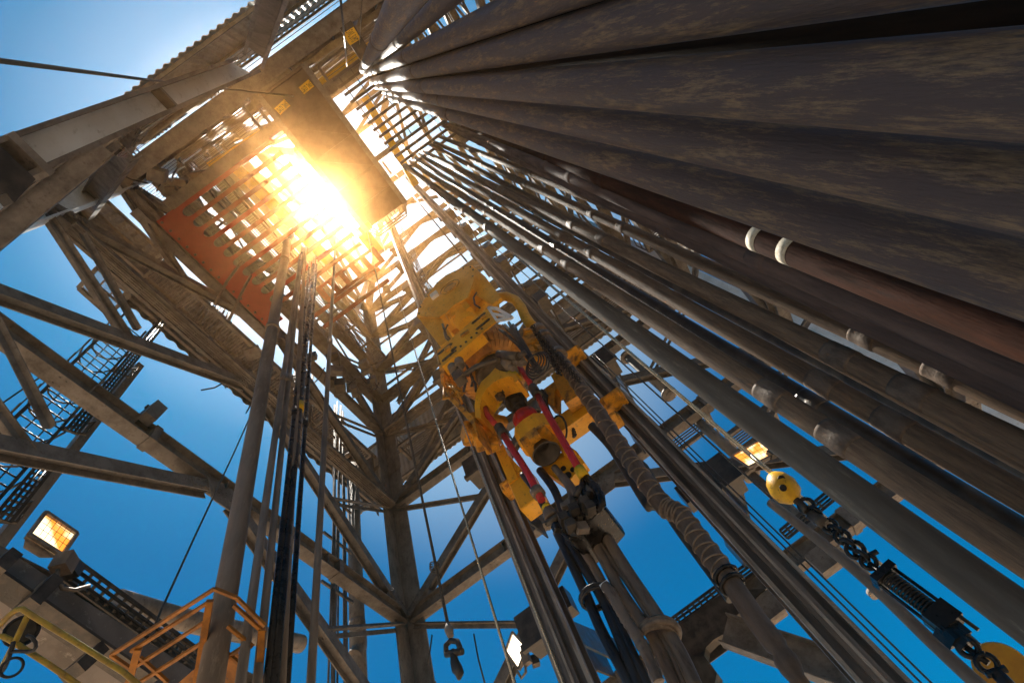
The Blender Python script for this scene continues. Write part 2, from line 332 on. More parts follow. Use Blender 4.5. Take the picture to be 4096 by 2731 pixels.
# deep plate girder across the v-door side, with the heavy under flange
girder((XL - .6, YF + .1, 22.9), (XR, YF + .1, 22.9), 1.5, .55, stiff=7)
girder((XL + .8, YF + 1.6, 21.9), (XR, YF + 1.6, 21.9), .5, .4, stiff=7)
for r, p, q, h, yy in (('a', (20, 1500), (840, 790), .42, YF), ('a', (520, 1480), (900, 880), .34, YF + .1), ('a', (1010, 900), (1500, 560), .2, YF)):
    girder(P(r, *p, Y=yy), P(r, *q, Y=yy), h, .4, name='diagonal_brace', up=(0, 1, 0), stiff=0)
# tapering top with ring beams
top = {}
TX, TY = (-3.4, 2.6), (2.2, 9.4); ZT = 50.0
cor = {(0, 1): (XL, YB), (0, 0): (XL, YF), (1, 1): (XR, YB), (1, 0): (XR, YF)}
def tp(k, f_):
    x, y = cor[k]; return V3((x + (TX[k[0]] - x) * f_, y + (TY[k[1]] - y) * f_, 40.4 + (ZT - 40.4) * f_))
for k in cor:
    m = MB(); m.ibeam(tp(k, 0), tp(k, 1), .5, .5, .04); m.build('corner_leg', 'steel', D)
for a, b in (((0, 0), (0, 1)), ((0, 1), (1, 1)), ((1, 1), (1, 0)), ((1, 0), (0, 0))):
    for f_ in (0, .3, .6, 1.0): girder(tp(a, f_), tp(b, f_), .4, .34, stiff=0)
    for f0, f1 in ((0, .3), (.3, .6), (.6, 1)):
        girder(tp(a, f0), (tp(a, f1) + tp(b, f1)) / 2, .26, .26, name='diagonal_brace', stiff=0)
        girder(tp(b, f0), (tp(a, f1) + tp(b, f1)) / 2, .26, .26, name='diagonal_brace', stiff=0)
for y in (4.8, 7.0): girder((-3.4, y, ZT), (2.6, y, ZT), .7, .4, stiff=0)
m = MB()
for i in range(6): m.lathe((-1.8 + i * .36, 5.9, ZT), (-1.6 + i * .36, 5.9, ZT), [(0, .75), (.3, .66), (.7, .66), (1, .75)], 20)
m.build('crown_sheave', 'dark', D)

# ------------------------------------------------------------------ v-door header beam (top left)
YV = -1.05
def plane(r, x, y, p0, n):
    d = ray(r, x, y); return d * (p0.dot(n) / d.dot(n))
def raker(label, c0, c1, near, far, mweb, hw, Y0):
    """deep raking plate girder: c0-c1 axis pixels, near/far = outer and inner flange tip lines (pixels)"""
    A, B = P('a', *c0, Y=Y0), P('a', *c1, Y=Y0); u = (B - A).normalized(); c = -(A + B) / 2; n = (c - u * c.dot(u)).normalized()
    T = thing('header_beam', label, 'steel beam', (A + B) / 2)
    tip = A + n * hw
    ln = [[plane('a', *p, tip, n) - n * hw for p in e_] for e_ in (near, far)]
    (o0, o1), (i0, i1) = ln
    m = MB(); m.poly([o0, o1, i1, i0], -n * .03); m.build('web', mweb, T)
    for a, b in ln:
        s_ = (b - a).cross(n).normalized(); m = MB(); m.bar(a, b, .04, hw * 2, n); m.build('flange', 'steel', T)
    return T, n, ln
YV = -1.05
T, nH, (oL, iL) = raker('pale deep plate girder at upper left with a web coloured as sunlit between two flanges', (60, 1090), (1690, 440), ((-420, 1085), (1600, 392)), ((-250, 1372), (1750, 475)), 'lightsteel', .14, YV)  # web colour is pale in place of sunlight falling on it
def onw(p, k=0): return plane('a', *p, oL[0] + nH * k, nH)
m = MB(); a, b = onw((1015, 615)), onw((1140, 745)); m.bar(a + nH * .06, b + nH * .06, .03, .14, nH); m.build('stiffener', 'steel', T)
m = MB(); a, b = onw((-30, 935)), onw((258, 1205)); m.bar(a, b, .07, .34, nH); m.build('end_plate', 'leg', T)
m = MB(); m.poly([onw(p, .2) for p in [(-60, 985), (10, 985), (240, 1205), (95, 1365), (40, 1300), (-60, 1330)]], -nH * .12); m.build('bracket', 'dark', T)
T, n2, l2 = raker('steep grey plate girder at top centre-left, running off the top edge from the pale girder', (1700, 420), (1830, -60), ((1640, 372), (1778, -140)), ((1760, 465), (1975, -140)), 'steel', .12, YV)

# struts below it
T = thing('knee_brace', 'long brown brace with two round holes, running down left under the pale girder', 'steel beam', P('a', 200, 1380, Y=-1.6))
m = MB(); a, b = P('a', -120, 1650, Y=-1.5), P('a', 700, 990, Y=-1.9); m.ibeam(a, b, .42, .3, .025, (0, 1, 0)); m.build('web', 'steel', T)
m = MB(); m.bar(b - (b - a).normalized() * .25 + V3((0, .17, 0)), b + V3((0, .17, 0)), .4, .02, (0, 1, 0)); m.build('end_plate', 'steel', T)
T = thing('knee_brace', 'short brown brace with a black lug, between the pale girder and the left corner joint', 'steel beam', P('a', 650, 1250, Y=-1.8))
m = MB(); a, b = P('v', 930, 1120, Y=-2.1), P('v', 1480, 280, Y=-1.9); m.ibeam(a, b, .55, .35, .025, (0, 1, 0)); m.build('web', 'steel', T)
m = MB(); m.poly(PL('v', [(1340, 340), (1450, 230), (1490, 340), (1470, 365)], Y=-1.7), (0, .05, 0)); m.build('lug', 'black', T)

# ------------------------------------------------------------------ orange fingerboard, left
ZF = 21.0
T = thing('fingerboard', 'orange red fingerboard plate with long parallel fingers and rounded slots', 'fingerboard', (-7.0, 2, ZF))
# base plate with scalloped slots on the side of the fingers
edge = []
fy = [-.45 + .46 * i for i in range(11)]
pts = [(-7.62, -.55), (-7.62, 4.75)]
for i in range(10, 0, -1):
    y1, y0 = fy[i] - .07, fy[i - 1] + .07; cy = (y0 + y1) / 2; rr = (y1 - y0) / 2
    pts.append((-6.35, fy[i] + .07)); pts.append((-6.35, y1))
    for k in range(9):
        an = math.pi / 2 + math.pi * k / 8; pts.append((-6.35 - .25 + rr * math.cos(an) * 1.3, cy + rr * math.sin(an)))
    pts.append((-6.35, y0))
pts += [(-6.35, fy[0] + .07), (-6.35, fy[0] - .07)]
bm_pts = [V3((x, y, ZF)) for x, y in pts]
m = MB()
# strips between slots + spine, so that every face stays convex
m.block((-7.26, 2.1, ZF), .72, 5.3, .06)
for i in range(11):
    m.block((-6.62, fy[i], ZF), .56, .14, .058)
for i in range(10):
    y0, y1 = fy[i] + .07, fy[i + 1] - .07; cy = (y0 + y1) / 2; rr = (y1 - y0) / 2; K = 10
    arc = [V3((-6.55 + rr * 1.4 * math.cos(math.pi / 2 + math.pi * k / K), cy + rr * math.sin(math.pi / 2 + math.pi * k / K), ZF - .028)) for k in range(K + 1)]
    for k in range(K):
        a, b = arc[k], arc[k + 1]; m.poly([a, b, V3((-6.905, b.y, ZF - .028)), V3((-6.905, a.y, ZF - .028))], (0, 0, .056))
m.build('base_plate', 'orange', T)
for i in range(15):
    m = MB(); m.lathe((-7.5, -.42 + i * .36, ZF - .03), (-7.5, -.42 + i * .36, ZF - .09), [(0, .05), (1, .045)], 6); m.build('bolt', 'dark', T)
for i, y in enumerate(fy):
    x1 = -2.7 + (.0 if i < 9 else .1)
    m = MB(); m.bar((-6.4, y, ZF), (x1, y, ZF), .15, .13); m.block((x1 + .02, y, ZF), .06, .2, .16)
    m.build('finger', 'orangedim' if i % 3 else 'orange', T)
m = MB(); m.ibeam((-7.85, -1.2, ZF + .1), (-7.85, 5.4, ZF + .1), .5, .35); m.build('support_beam', 'steel', T)
# second short fingerboard piece with three openings
T = thing('fingerboard', 'smaller brown fingerboard comb with round cutouts at the end of the orange one', 'fingerboard', (-3.6, 4.6, ZF))
c0 = 4.62
m = MB(); m.block((-3.7, c0, ZF + .1), 2.9, .12, .07); m.block((-3.7, c0 + .62, ZF + .1), 2.9, .14, .07)
for i in range(6): m.block((-5.05 + i * .54, c0 + .31, ZF + .1), .22, .52, .066)
m.build('comb_plate', 'orangedim', T)
for y in (5.0, 5.6): 
    m = MB(); m.bar((-5.9, y + .35, ZF - .15), (-2.6, y + .35, ZF - .15), .15, .13); m.build('finger', 'orangedim', T)
m = MB(); m.block((-2.25, 4.4, ZF + .15), .5, .9, .16); m.block((-2.05, 3.8, ZF + .15), .5, .3, .16); m.build('end_block', 'yellow2', T)

# ------------------------------------------------------------------ monkey board walkway
T = thing('walkway', 'long brown walkway tray with side beams and crossed stiffeners, dead centre under the sun', 'walkway', (-1.0, 1, ZF))
WX0, WX1, WY0, WY1 = -2.05, -.18, -1.75, 3.9
m = MB(); m.block(((WX0 + WX1) / 2, (WY0 + WY1) / 2, ZF + .15), WX1 - WX0, WY1 - WY0, .05); m.build('deck', 'tray', T)
m = MB()
for x in (WX0, WX1): m.ibeam((x, WY0, ZF), (x, WY1, ZF), .34, .2, .03)
m.build('side_beam', 'steel', T)
for y in (WY0 + .05, -.45, .9, 2.2, 3.1): m = MB(); m.bar((WX0 + .1, y, ZF + .05), (WX1 - .1, y, ZF + .05), .1, .12); m.build('cross_member', 'tray', T)
m = MB()
for (y0, y1) in ((-.45, .9), (.9, 2.2), (2.2, 3.1)):
    m.bar((WX0 + .1, y0, ZF + .09), (WX1 - .1, y1, ZF + .09), .05, .05)
m.build('stiffener', 'tray', T)
m = MB()
for x in (WX0, WX1):
    for z in (.6, 1.2): m.tube([(x, WY0, ZF + z), (x, WY1, ZF + z)], .025, 6)
    y = WY0
    while y <= WY1 + .01: m.tube([(x, y, ZF), (x, y, ZF + 1.2)], .025, 6); y += 1.13
m.build('handrail', 'lemon', T)
m = MB(); cx = (WX0 + WX1) / 2
for z in (0, .5, 1.0): m.tube([(WX0, 3.9, ZF + z), (WX0 + .25, 4.35, ZF + z), (WX1 - .25, 4.35, ZF + z), (WX1, 3.9, ZF + z)], .03, 6)
for i in range(9): m.bar((WX0 + .3 + i * .17, 3.9, ZF), (WX0 + .3 + i * .17, 4.33, ZF), .03)
m.build('end_cage', 'grate', T)
def plate_sign(txt, r, p, q, hgt, parent, pk, mplate='lemon'):
    """a plate with lettering: baseline runs from pixel p to pixel q, facing the floor below"""
    a, b = P(r, *p, **pk), P(r, *q, **pk); X = (b - a).normalized(); nz = -((a + b) / 2).normalized(); Zv = (nz - X * nz.dot(X)).normalized(); Yv = Zv.cross(X); L = (b - a).length
    cu = bpy.data.curves.new('lettering', 'FONT'); cu.body = txt; cu.size = 1; cu.extrude = .01; cu.align_x = 'CENTER'; cu.align_y = 'CENTER'
    o = bpy.data.objects.new('lettering_curve', cu); col.objects.link(o); dg = bpy.context.evaluated_depsgraph_get(); me = bpy.data.meshes.new_from_object(o.evaluated_get(dg)); bpy.data.objects.remove(o)
    wd = max(v.co.x for v in me.vertices) - min(v.co.x for v in me.vertices); k = L * .9 / wd; c = (a + b) / 2
    m = MB(); hh = Yv * hgt / 2; m.poly([a - hh, b - hh, b + hh, a + hh], Zv * -.02); pl_ = m.build('plate', mplate, parent)
    m = MB(); m.add([c + X * v.co.x * k + Yv * v.co.y * hgt * .85 + Zv * (.006 + v.co.z * .3) for v in me.vertices], [tuple(f_.vertices) for f_ in me.polygons]); m.build('lettering', 'black', pl_); bpy.data.meshes.remove(me)
plate_sign('SWL 12 MT', 'b', (412, 558), (345, 612), .26, T, dict(Z=ZF - .25))
plate_sign('SWL 12 MT', 'b', (250, 690), (183, 752), .26, T, dict(Z=ZF - .25))
PI = math.pi

# ------------------------------------------------------------------ right racking fingers
T = thing('fingerboard', 'dark steel fingerboard of parallel fingers holding the tops of the racked pipes', 'fingerboard', (1.6, 1, ZF))
m = MB(); m.ibeam((3.15, -1.0, ZF), (3.15, 3.4, ZF), .4, .3); m.build('base_beam', 'steel', T)
for i in range(14):
    y = -.85 + i * .29
    m = MB(); m.bar((.30 + .02 * i, y, ZF), (3.0, y, ZF), .10, .14); m.build('finger', 'dark', T)
m = MB()
for i in range(13):
    y = -.85 + i * .29
    for k in range(5): m.bar((.55 + k * .5, y, ZF + .1), (.55 + k * .5, y + .29, ZF + .1), .035)
m.build('latch', 'dark', T)
# yellow beams above
def ybeam(r, p, q, Z, h, label):
    T = thing('crane_beam', label, 'crane beam', P(r, *p, Z=Z)); a, b = P(r, *p, Z=Z), P(r, *q, Z=Z)
    m = MB(); m.ibeam(a, b, h, h * .8, .04); m.build('beam', 'lemon', T)
    m = MB(); n = int((b - a).length / .7)
    for i in range(n): m.bar(a.lerp(b, i / n) + V3((0, 0, h * .5)), a.lerp(b, i / n) + V3((0, 0, h * .5 + 1.0)), .05)
    m.bar(a + V3((0, 0, h * .5 + 1)), b + V3((0, 0, h * .5 + 1)), .05); m.bar(a + V3((0, 0, h * .5 + .5)), b + V3((0, 0, h * .5 + .5)), .04); m.build('handrail', 'grate', T)
ybeam('b', (-250, 1130), (230, 830), 27, .7, 'yellow beam crossing behind the upper ends of the orange fingers')
ybeam('b', (430, 620), (860, 300), 27, .7, 'yellow beam with railing between the walkway and the thick collars')
ybeam('p', (640, 300), (1420, 1080), 28, .55, 'yellow beam running down right behind the orange fingers')
ybeam('q', (330, 500), (760, 1230), 28, .45, 'yellow beam behind the dark fingers of the pipe rack')

# ------------------------------------------------------------------ drill collars and pipes
def pipe(label, d, joints=(), bot=None, wpx=None, top=None, mm='pipe', jr=1.06, jl=.20, jm='joint', bands=(), group='pipes standing in the rack', name='drill_pipe', cat='drill pipe', ztop=21.9):
    r, x, y = bot; p = P(r, x, y, D=d * FPX / wpx); q = P(*top[:3], Z=top[3] if len(top) > 3 else 21.0)
    u = (q - p).normalized(); base = p + u * ((FLOOR - p.z) / u.z); end = p + u * ((ztop - p.z) / u.z)
    T = thing(name, label, cat, base, group)
    m = MB(); K = 14; L = end - base
    m.tube([base + L * (i / K) for i in range(K + 1)], d / 2, 28); m.build('tube', mm, T)
    for jj in joints:
        t = zon((p, q), *jj); c = p + (q - p) * t
        jl_ = jl; r0_ = d / 2; r1 = d / 2 * jr
        a, b = c - u * jl_ / 2, c + u * jl_ / 2
        m = MB(); m.lathe(a, b, [(0, r0_ + .001), (.1, r1), (.5, r1), (.52, r1 * .975), (.9, r1 * .97), (1, r0_ + .001)], 28); m.build('tool_joint', jm, T)
    for bb in bands:
        t = zon((p, q), *bb[:3]); c = p + (q - p) * t
        m = MB(); m.tube([c - u * bb[3] / 2, c + u * bb[3] / 2], d / 2 * 1.012, 28); m.build('band', bb[4], T)
    return T
CG = 'thick drill collars at the upper right'
def collar(label, **k): return pipe(label, .23, mm=k.pop('mm', 'collar'), group=CG, name='drill_collar', cat='drill collar', jr=1.08, jl=.34, **k)
collar('thick rusty collar leaning steepest, leftmost at the top edge', bot=('b', 1035, 0), wpx=132, top=('b', 752, 470), joints=[('b', 858, 270), ('b', 785, 400)])
collar('rusty collar just right of the steepest one, partly behind it', bot=('b', 1270, 30), wpx=85, top=('b', 800, 470), joints=[('b', 975, 255)])
collar('thick rusty collar, third from the left at the top edge', bot=('b', 1750, 80), wpx=125, top=('b', 790, 490), joints=[('b', 1040, 340), ('b', 850, 455)])
collar('collar coloured dark for shade, sunk between two thick collars near the top edge', mm='pitch', jm='pitch', bot=('b', 1900, 150), wpx=70, top=('b', 840, 500), joints=[('b', 1190, 350)])
collar('uppermost thick collar that reaches the right edge of the photo', bot=('b', 2352, 195), wpx=172, top=('b', 830, 545), joints=[('b', 1110, 460), ('b', 895, 515)])
collar('thick collar with bright ochre rust flakes, widest one at the right edge', bot=('b', 2352, 578), wpx=163, top=('b', 860, 580), joints=[('b', 1185, 560), ('b', 945, 565)])
collar('collar coloured dark for shade, filling the gap above the ochre flaked collar', mm='pitch', jm='pitch', bot=('b', 2352, 400), wpx=90, top=('b', 880, 560), joints=[('b', 1275, 490)])
collar('thick collar below the ochre flaked one, with pale scuffs along it', bot=('b', 2352, 830), wpx=140, top=('b', 905, 610), joints=[('b', 1295, 660), ('b', 985, 618)])
collar('lowest of the thick collars, plain grey brown', bot=('b', 2352, 1052), wpx=122, top=('b', 940, 650), joints=[('b', 1350, 755), ('b', 1020, 675)])
collar('hidden back row collar coloured as darkness between the widest collars', mm='pitch', jm='pitch', bot=('m', 1500, 230), wpx=150, top=('b', 930, 560))
pipe('dark red rust pipe with two cream painted bands', .19, bot=('h', 1500, 385), wpx=150, top=('y', 560, 20), mm='piperust', jm='piperust', joints=[('y', 1350, 235), ('y', 1880, 430)], bands=[('h', 715, 70, .09, 'white'), ('h', 915, 140, .09, 'white')], jr=1.1)
pipe('mud coated grey brown pipe directly below the cream banded pipe', .16, bot=('h', 1300, 470), wpx=112, top=('y', 440, 0), mm='pipewrap', jm='pipewrap', joints=[('y', 840, 80), ('y', 1050, 170), ('y', 1340, 300), ('y', 1570, 390), ('h', 720, 190)], jr=1.12)
pipe('mud coated pipe with dark drips, second below the cream banded pipe', .16, bot=('h', 1300, 570), wpx=104, top=('y', 400, 10), mm='pipewrap', jm='pipewrap', joints=[('y', 720, 130), ('y', 880, 195), ('y', 1120, 300), ('y', 1430, 440), ('y', 1660, 540), ('h', 120, 20)], jr=1.12)
pipe('slim brown pipe half hidden behind the mud coated pipes', .14, bot=('y', 2080, 800), wpx=46, top=('y', 370, 110), joints=[('y', 740, 260), ('y', 1140, 410), ('y', 1190, 435), ('y', 1850, 695)])
pipe('brown pipe with glossy joint, highest of the widely spaced pipes at the right edge', .14, bot=('h', 1850, 930), wpx=90, top=('y', 330, 165), joints=[('y', 700, 325), ('y', 745, 345), ('y', 1060, 490), ('y', 1140, 520), ('y', 1740, 780), ('y', 2010, 900), ('h', 1370, 695), ('h', 1850, 930)])
pipe('brown pipe with stepped joint pair, second of the widely spaced pipes at right', .14, bot=('h', 1660, 1058), wpx=106, top=('y', 270, 265), joints=[('y', 540, 400), ('y', 600, 428), ('y', 900, 575), ('y', 950, 600), ('y', 1560, 890), ('y', 1820, 1035), ('h', 1200, 838), ('h', 1660, 1058)])
pipe('brown pipe dented between two joints, third of the widely spaced pipes at right', .14, bot=('h', 1540, 1255), wpx=100, top=('y', 200, 285), joints=[('y', 490, 448), ('y', 530, 475), ('y', 840, 650), ('y', 900, 682), ('y', 1450, 1000), ('y', 1720, 1150), ('h', 1090, 1015), ('h', 1540, 1255)])
pipe('brown pipe with a shiny red brown joint, just above the grey casing pipe', .14, bot=('h', 1190, 1345), wpx=104, top=('y', 110, 345), joints=[('y', 370, 520), ('y', 430, 558), ('y', 710, 755), ('y', 770, 795), ('y', 1290, 1130), ('y', 1500, 1270), ('h', 760, 1087), ('h', 1190, 1345)])
pipe('back row pipe coloured dark for shade, with two wrapped joints', .14, bot=('h', 1000, 1105), wpx=74, top=('y', 165, 325), mm='dark', joints=[('y', 440, 510), ('y', 490, 538), ('y', 790, 722), ('y', 850, 760), ('y', 1400, 1085), ('h', 1020, 1118)], jm='dark')  # dark steel colour stands in for the shade behind the front pipes
pipe('back row pipe in shade behind the one with the glossy joint', .14, bot=('y', 1900, 1040), wpx=38, top=('y', 300, 190), joints=[('y', 640, 355), ('y', 690, 385), ('y', 1010, 550)])
pipe('long pale grey casing pipe, lowest and nearest of the rack, worn smooth', .20, bot=('k', 1700, 575), wpx=160, top=('y', 70, 385), mm='pipegrey', joints=[('y', 300, 545), ('y', 590, 770), ('y', 800, 920)], bands=[('y', 600, 765, .12, 'red')], jr=1.1, jm='pipegrey')
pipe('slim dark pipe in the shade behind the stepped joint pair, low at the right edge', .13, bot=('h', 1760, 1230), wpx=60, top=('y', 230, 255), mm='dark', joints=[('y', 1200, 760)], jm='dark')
# ------------------------------------------------------------------ guide rails
def vline(r, x, y, **k): return P(r, x, y, **k)
def rail(xc, label, zs, side):
    T = thing('guide_rail', label, 'guide rail', (xc, 7.2, FLOOR), 'guide rails of the top drive')
    m = MB(); m.ibeam((xc, 7.2, FLOOR), (xc, 7.2, 47), .42, .42, .05, (0, 1, 0))
    m.prism(V3((xc, 6.93, FLOOR)), V3((xc, 6.93, 47)), [(-.07, -.06), (.07, -.06), (.07, .06), (-.07, .06)], (0, 1, 0)); rl = m.build('rail', 'rail', T)
    for k in (-1, 1): m = MB(); m.block((xc + k * .185, 6.955, 23), .05, .07, 49); m.build('added_lit_edge_strip', 'railedge', rl)  # strips added to give the rail pale, lit-looking edges
    m = MB(); m.block((xc, 6.86, 23), .035, .03, 49); m.build('rack_strip', 'railedge', rl)
    for z in zs:
        m = MB(); m.block((xc + .44 * side, 7.85, z), .62, .6, .5); m.block((xc + .44 * side, 7.6, z - .3), .72, .1, .12); m.block((xc, 7.7, z), .5, .3, .4)
        m.poly([(xc + .25 * side, 8.0, z + .2), (xc + .25 * side, 8.0, z - .2), (xc + .25 * side, 12.3, z + 1.0), (xc + .25 * side, 12.3, z + 1.7)], (.05, 0, 0))
        m.poly([(xc + .65 * side, 8.0, z + .2), (xc + .65 * side, 8.0, z - .2), (xc + .65 * side, 12.3, z + 1.0), (xc + .65 * side, 12.3, z + 1.7)], (.05, 0, 0)); m.build('bracket', 'dark', T)
        m = MB(); m.poly([(xc + .3 * side, 7.2, z - 1.1), (xc + .3 * side, 7.2, z - .5), (xc + .3 * side, 7.75, z - .75)], (.04, 0, 0)); m.build('lug', 'steel', T)
    return T
rail(-1.98, 'heavy greasy guide rail left of the top drive, down to the bottom edge', (5.45, 9.8, 14.6, 19.4, 24, 28.2, 31.8), -1)
rail(1.02, 'heavy greasy guide rail right of the top drive with sunlit edges', (5.7, 10.2, 14.9, 19.5, 21.9, 26.5, 31), 1)
m = MB()
for i in range(9): m.tube([(-1.66 + .05 * (i % 5), 6.85 + .06 * (i // 5), 14), (-1.5 + .12 * i, 6.2, 49.5)], .016, 5)
M['bright'] = mat('bright wire', (.5, .46, .38), (.3, .26, .2), 20, .3, .6)
tag(m.build('drilling_lines', 'bright'), 'bundle of bright reeved drilling lines climbing beside the left guide rail', 'wire rope')
# ------------------------------------------------------------------ top drive
T = thing('top_drive', 'large yellow top drive hanging between the guide rails, ribbed motor and red links', 'top drive', (-.67, 6, 5))
YP = 5.35
# sheave guard: front plate + deep rim
outl = [(195, 775), (215, 690), (300, 560), (430, 385), (540, 295), (655, 240), (760, 200), (850, 180), (885, 215), (880, 300), (840, 430), (790, 560), (640, 640), (540, 740), (460, 790)]
fp = PL('n', outl, Y=YP)
m = MB(); m.poly(fp, (0, .05, 0)); front = m.build('front_plate', 'yellow', T)
m = MB(); m.poly([V3((p.x, p.y + .06, p.z)) for p in fp[:11]] , (0, 1.3, 0)); m.build('sheave_guard', 'yellow', T)
hb = P('n', 590, 445, Y=YP)
m = MB(); m.lathe(hb - V3((0, .03, 0)), hb + V3((0, .0, 0)), [(0, .22), (1, .22)], 20); m.ring(hb - V3((0, .03, 0)), (0, 1, 0), .33, .015, 20, 5); m.build('hub', 'yellow2', front)
hb = P('n', 405, 530, Y=YP - .1); m = MB(); m.block(hb, .24, .1, .3); m.build('lamp', 'lightsteel', T)
# side plates flaring down to the motor frame
m = MB(); m.poly(PL('n', [(200, 780), (480, 800), (620, 1040), (470, 1130)], Y=YP + .1), (0, .1, 0)); m.build('side_plate', 'yellow', T)
m = MB(); m.poly(PL('n', [(890, 215), (1000, 310), (1190, 560), (1080, 640), (830, 480)], Y=YP + .25), (0, .1, 0)); m.build('side_plate', 'yellow', T)
m = MB(); a, b = P('n', 470, 800, Y=6.3), P('n', 800, 560, Y=6.3); m.poly([a, b, P('n', 1000, 760, Y=6.3), P('n', 660, 1020, Y=6.3)], (0, .1, 0)); m.build('back_plate', 'yellow', T)
m = MB(); a, b = P('n', 650, 690, Y=5.75), P('n', 830, 900, Y=5.75); m.lathe(a, b, [(0, .36), (.5, .36), (.52, .30), (1, .30)], 24)
m.bar(P('n', 600, 730, Y=5.7), P('n', 690, 850, Y=5.7), .16, .5, (0, 1, 0)); m.bar(P('n', 740, 620, Y=5.7), P('n', 860, 760, Y=5.7), .16, .5, (0, 1, 0)); m.build('becket', 'yellow', T)
m = MB(); m.tube([P('n', 500 + dx, 870 + dy, Y=5.2) for dx, dy in ((0, 0), (20, 60), (50, 140), (90, 180))], .03, 6)
m.tube([P('n', *p, Y=5.2) for p in ((560, 880), (520, 960), (540, 1040), (600, 1080))], .025, 6)
m.tube([P('n', *p, Y=5.2) for p in ((900, 500), (865, 560), (880, 640), (940, 680))], .025, 6); m.build('hydraulic_hose', 'hose', T)
# perforated guard band, bent at the right
bt = [(435, 1185), (900, 780), (1040, 680)]; bb = [(490, 1365), (960, 970), (1140, 830)]
top_ = PL('n', bt, Y=4.9); bot_ = PL('n', bb, Y=4.9)
m = MB(); m.poly([top_[0], top_[1], bot_[1], bot_[0]], (0, .04, 0)); m.poly([top_[1], top_[2], bot_[2], bot_[1]], (0, .04, 0))
m.poly([bot_[0], bot_[1], bot_[1] + V3((0, .25, -.02)), bot_[0] + V3((0, .25, -.02))], (0, 0, -.03)); gband = m.build('guard_band', 'yellow', T)
for bx, by, n in ((450, 1190, 3), (500, 1270, 3), (850, 830, 3), (900, 900, 3), (555, 1110, 1), (605, 1150, 1)):
    for i in range(n):
        m = MB(); c = P('n', bx + 25 + i * 48, by + 10 - i * 40, Y=4.885); ux = V3((1, 0, .1)).normalized() * .085; uz = V3((0, 0, .05))
        m.poly([c - ux, c - ux * .6 + uz, c + ux * .6 + uz, c + ux, c + ux * .6 - uz, c - ux * .6 - uz], (0, .01, 0)); m.build('guard_slot', 'black', gband)
m = MB(); pp = PL('n', [(1040, 680), (1140, 690), (1320, 795), (1140, 830)], Y=4.88)
for i in range(3): m.bar(pp[i], pp[i + 1], .06)
m.bar(pp[0], pp[3], .06); m.bar(P('n', 1090, 750, Y=4.88), P('n', 1320, 795, Y=4.88), .05); m.build('guard_frame', 'lightsteel', T)
# gooseneck
m = MB(); gp = PL('n', [(900, 800), (930, 700), (1010, 610), (1130, 555), (1250, 545), (1360, 590), (1430, 680), (1470, 780), (1530, 870), (1590, 930)], Y=6.0)
m.tube(gp, .13, 16); m.build('gooseneck', 'yellow', T)
m = MB(); m.tube(PL('n', [(1560, 900), (1650, 960), (1700, 1010), (1760, 1080), (1830, 1160), (1890, 1240)], Y=6.0), .11, 14)
for p, q in (((1620, 920), (1660, 970)), ((1690, 1000), (1715, 1040)), ((1850, 1200), (1890, 1250))): m.tube([P('n', *p, Y=6), P('n', *q, Y=6)], .16, 14)
m.build('hose_coupling', 'brownhose', T)
# motor drum with ribs
mc = P('n', 1130, 1440, Y=6.1); mr = 1.02
m = MB(); zb = mc.z
m.lathe((mc.x, mc.y, zb + 1.0), (mc.x, mc.y, zb), [(0, .74), (.35, .79), (.62, .8), (.86, .72), (1, .5)], 40); motor = m.build('motor_housing', 'yellow2', T)
m = MB()
for i in range(46):
    a = 2 * PI * i / 46; c, s_ = math.cos(a), math.sin(a)
    prof = [(.84, .9), (.90, .75), (.93, .45), (.90, .22), (.80, .04), (.60, -.08)]
    pts_ = [V3((mc.x + r_ * c, mc.y + r_ * s_, zb + z_)) for r_, z_ in prof]
    for k in range(5): m.bar(pts_[k], pts_[k + 1], .035, .09, (-s_, c, 0))
M['rib'] = mat('ribbed casting', (.62, .26, .05), (.34, .14, .04), 4, .35, .1, .3)
m.build('cooling_ribs', 'rib', motor)
m = MB(); m.lathe((mc.x, mc.y, zb + .05), (mc.x, mc.y, zb - .55), [(0, .5), (.4, .48), (.42, .4), (1, .36)], 28); m.build('gearbox', 'dark', T)
# side frame plates down the left and the right of the motor
m = MB(); m.poly(PL('e', [(755, 850), (800, 950), (800, 1060), (850, 1150), (1000, 1290), (1030, 1440), (990, 1340), (840, 1170), (780, 1060)], Y=5.3), (0, .5, 0)); m.build('side_frame', 'yellow2', T)
m = MB()
random.seed(3)
for i in range(16):
    p = P('e', 800 + random.random() * 90, 900 + random.random() * 230, Y=5.3)
    m.tube([p + V3((random.uniform(-.12, .12), random.uniform(-.1, .1), random.uniform(-.3, .3))) * k for k in (0, .5, 1, 1.4)] if False else [p, p + V3((random.uniform(-.2, .2), 0, random.uniform(-.5, .1))), p + V3((random.uniform(-.2, .3), .1, random.uniform(-.8, -.2)))], .03, 6)
m.build('valve_block', 'yellow2', T)
m = MB(); m.tube(PL('n', [(700, 1500), (900, 1370), (1160, 1290)], Y=4.75), .05, 10); m.tube(PL('n', [(1160, 1225), (1260, 1240), (1390, 1250)], Y=4.8), .085, 12); m.tube(PL('n', [(1390, 1250), (1480, 1200)], Y=4.8), .05, 10)
m.block(P('n', 700, 1500, Y=4.8), .2, .2, .3); m.build('link_cylinder', 'dark', T)
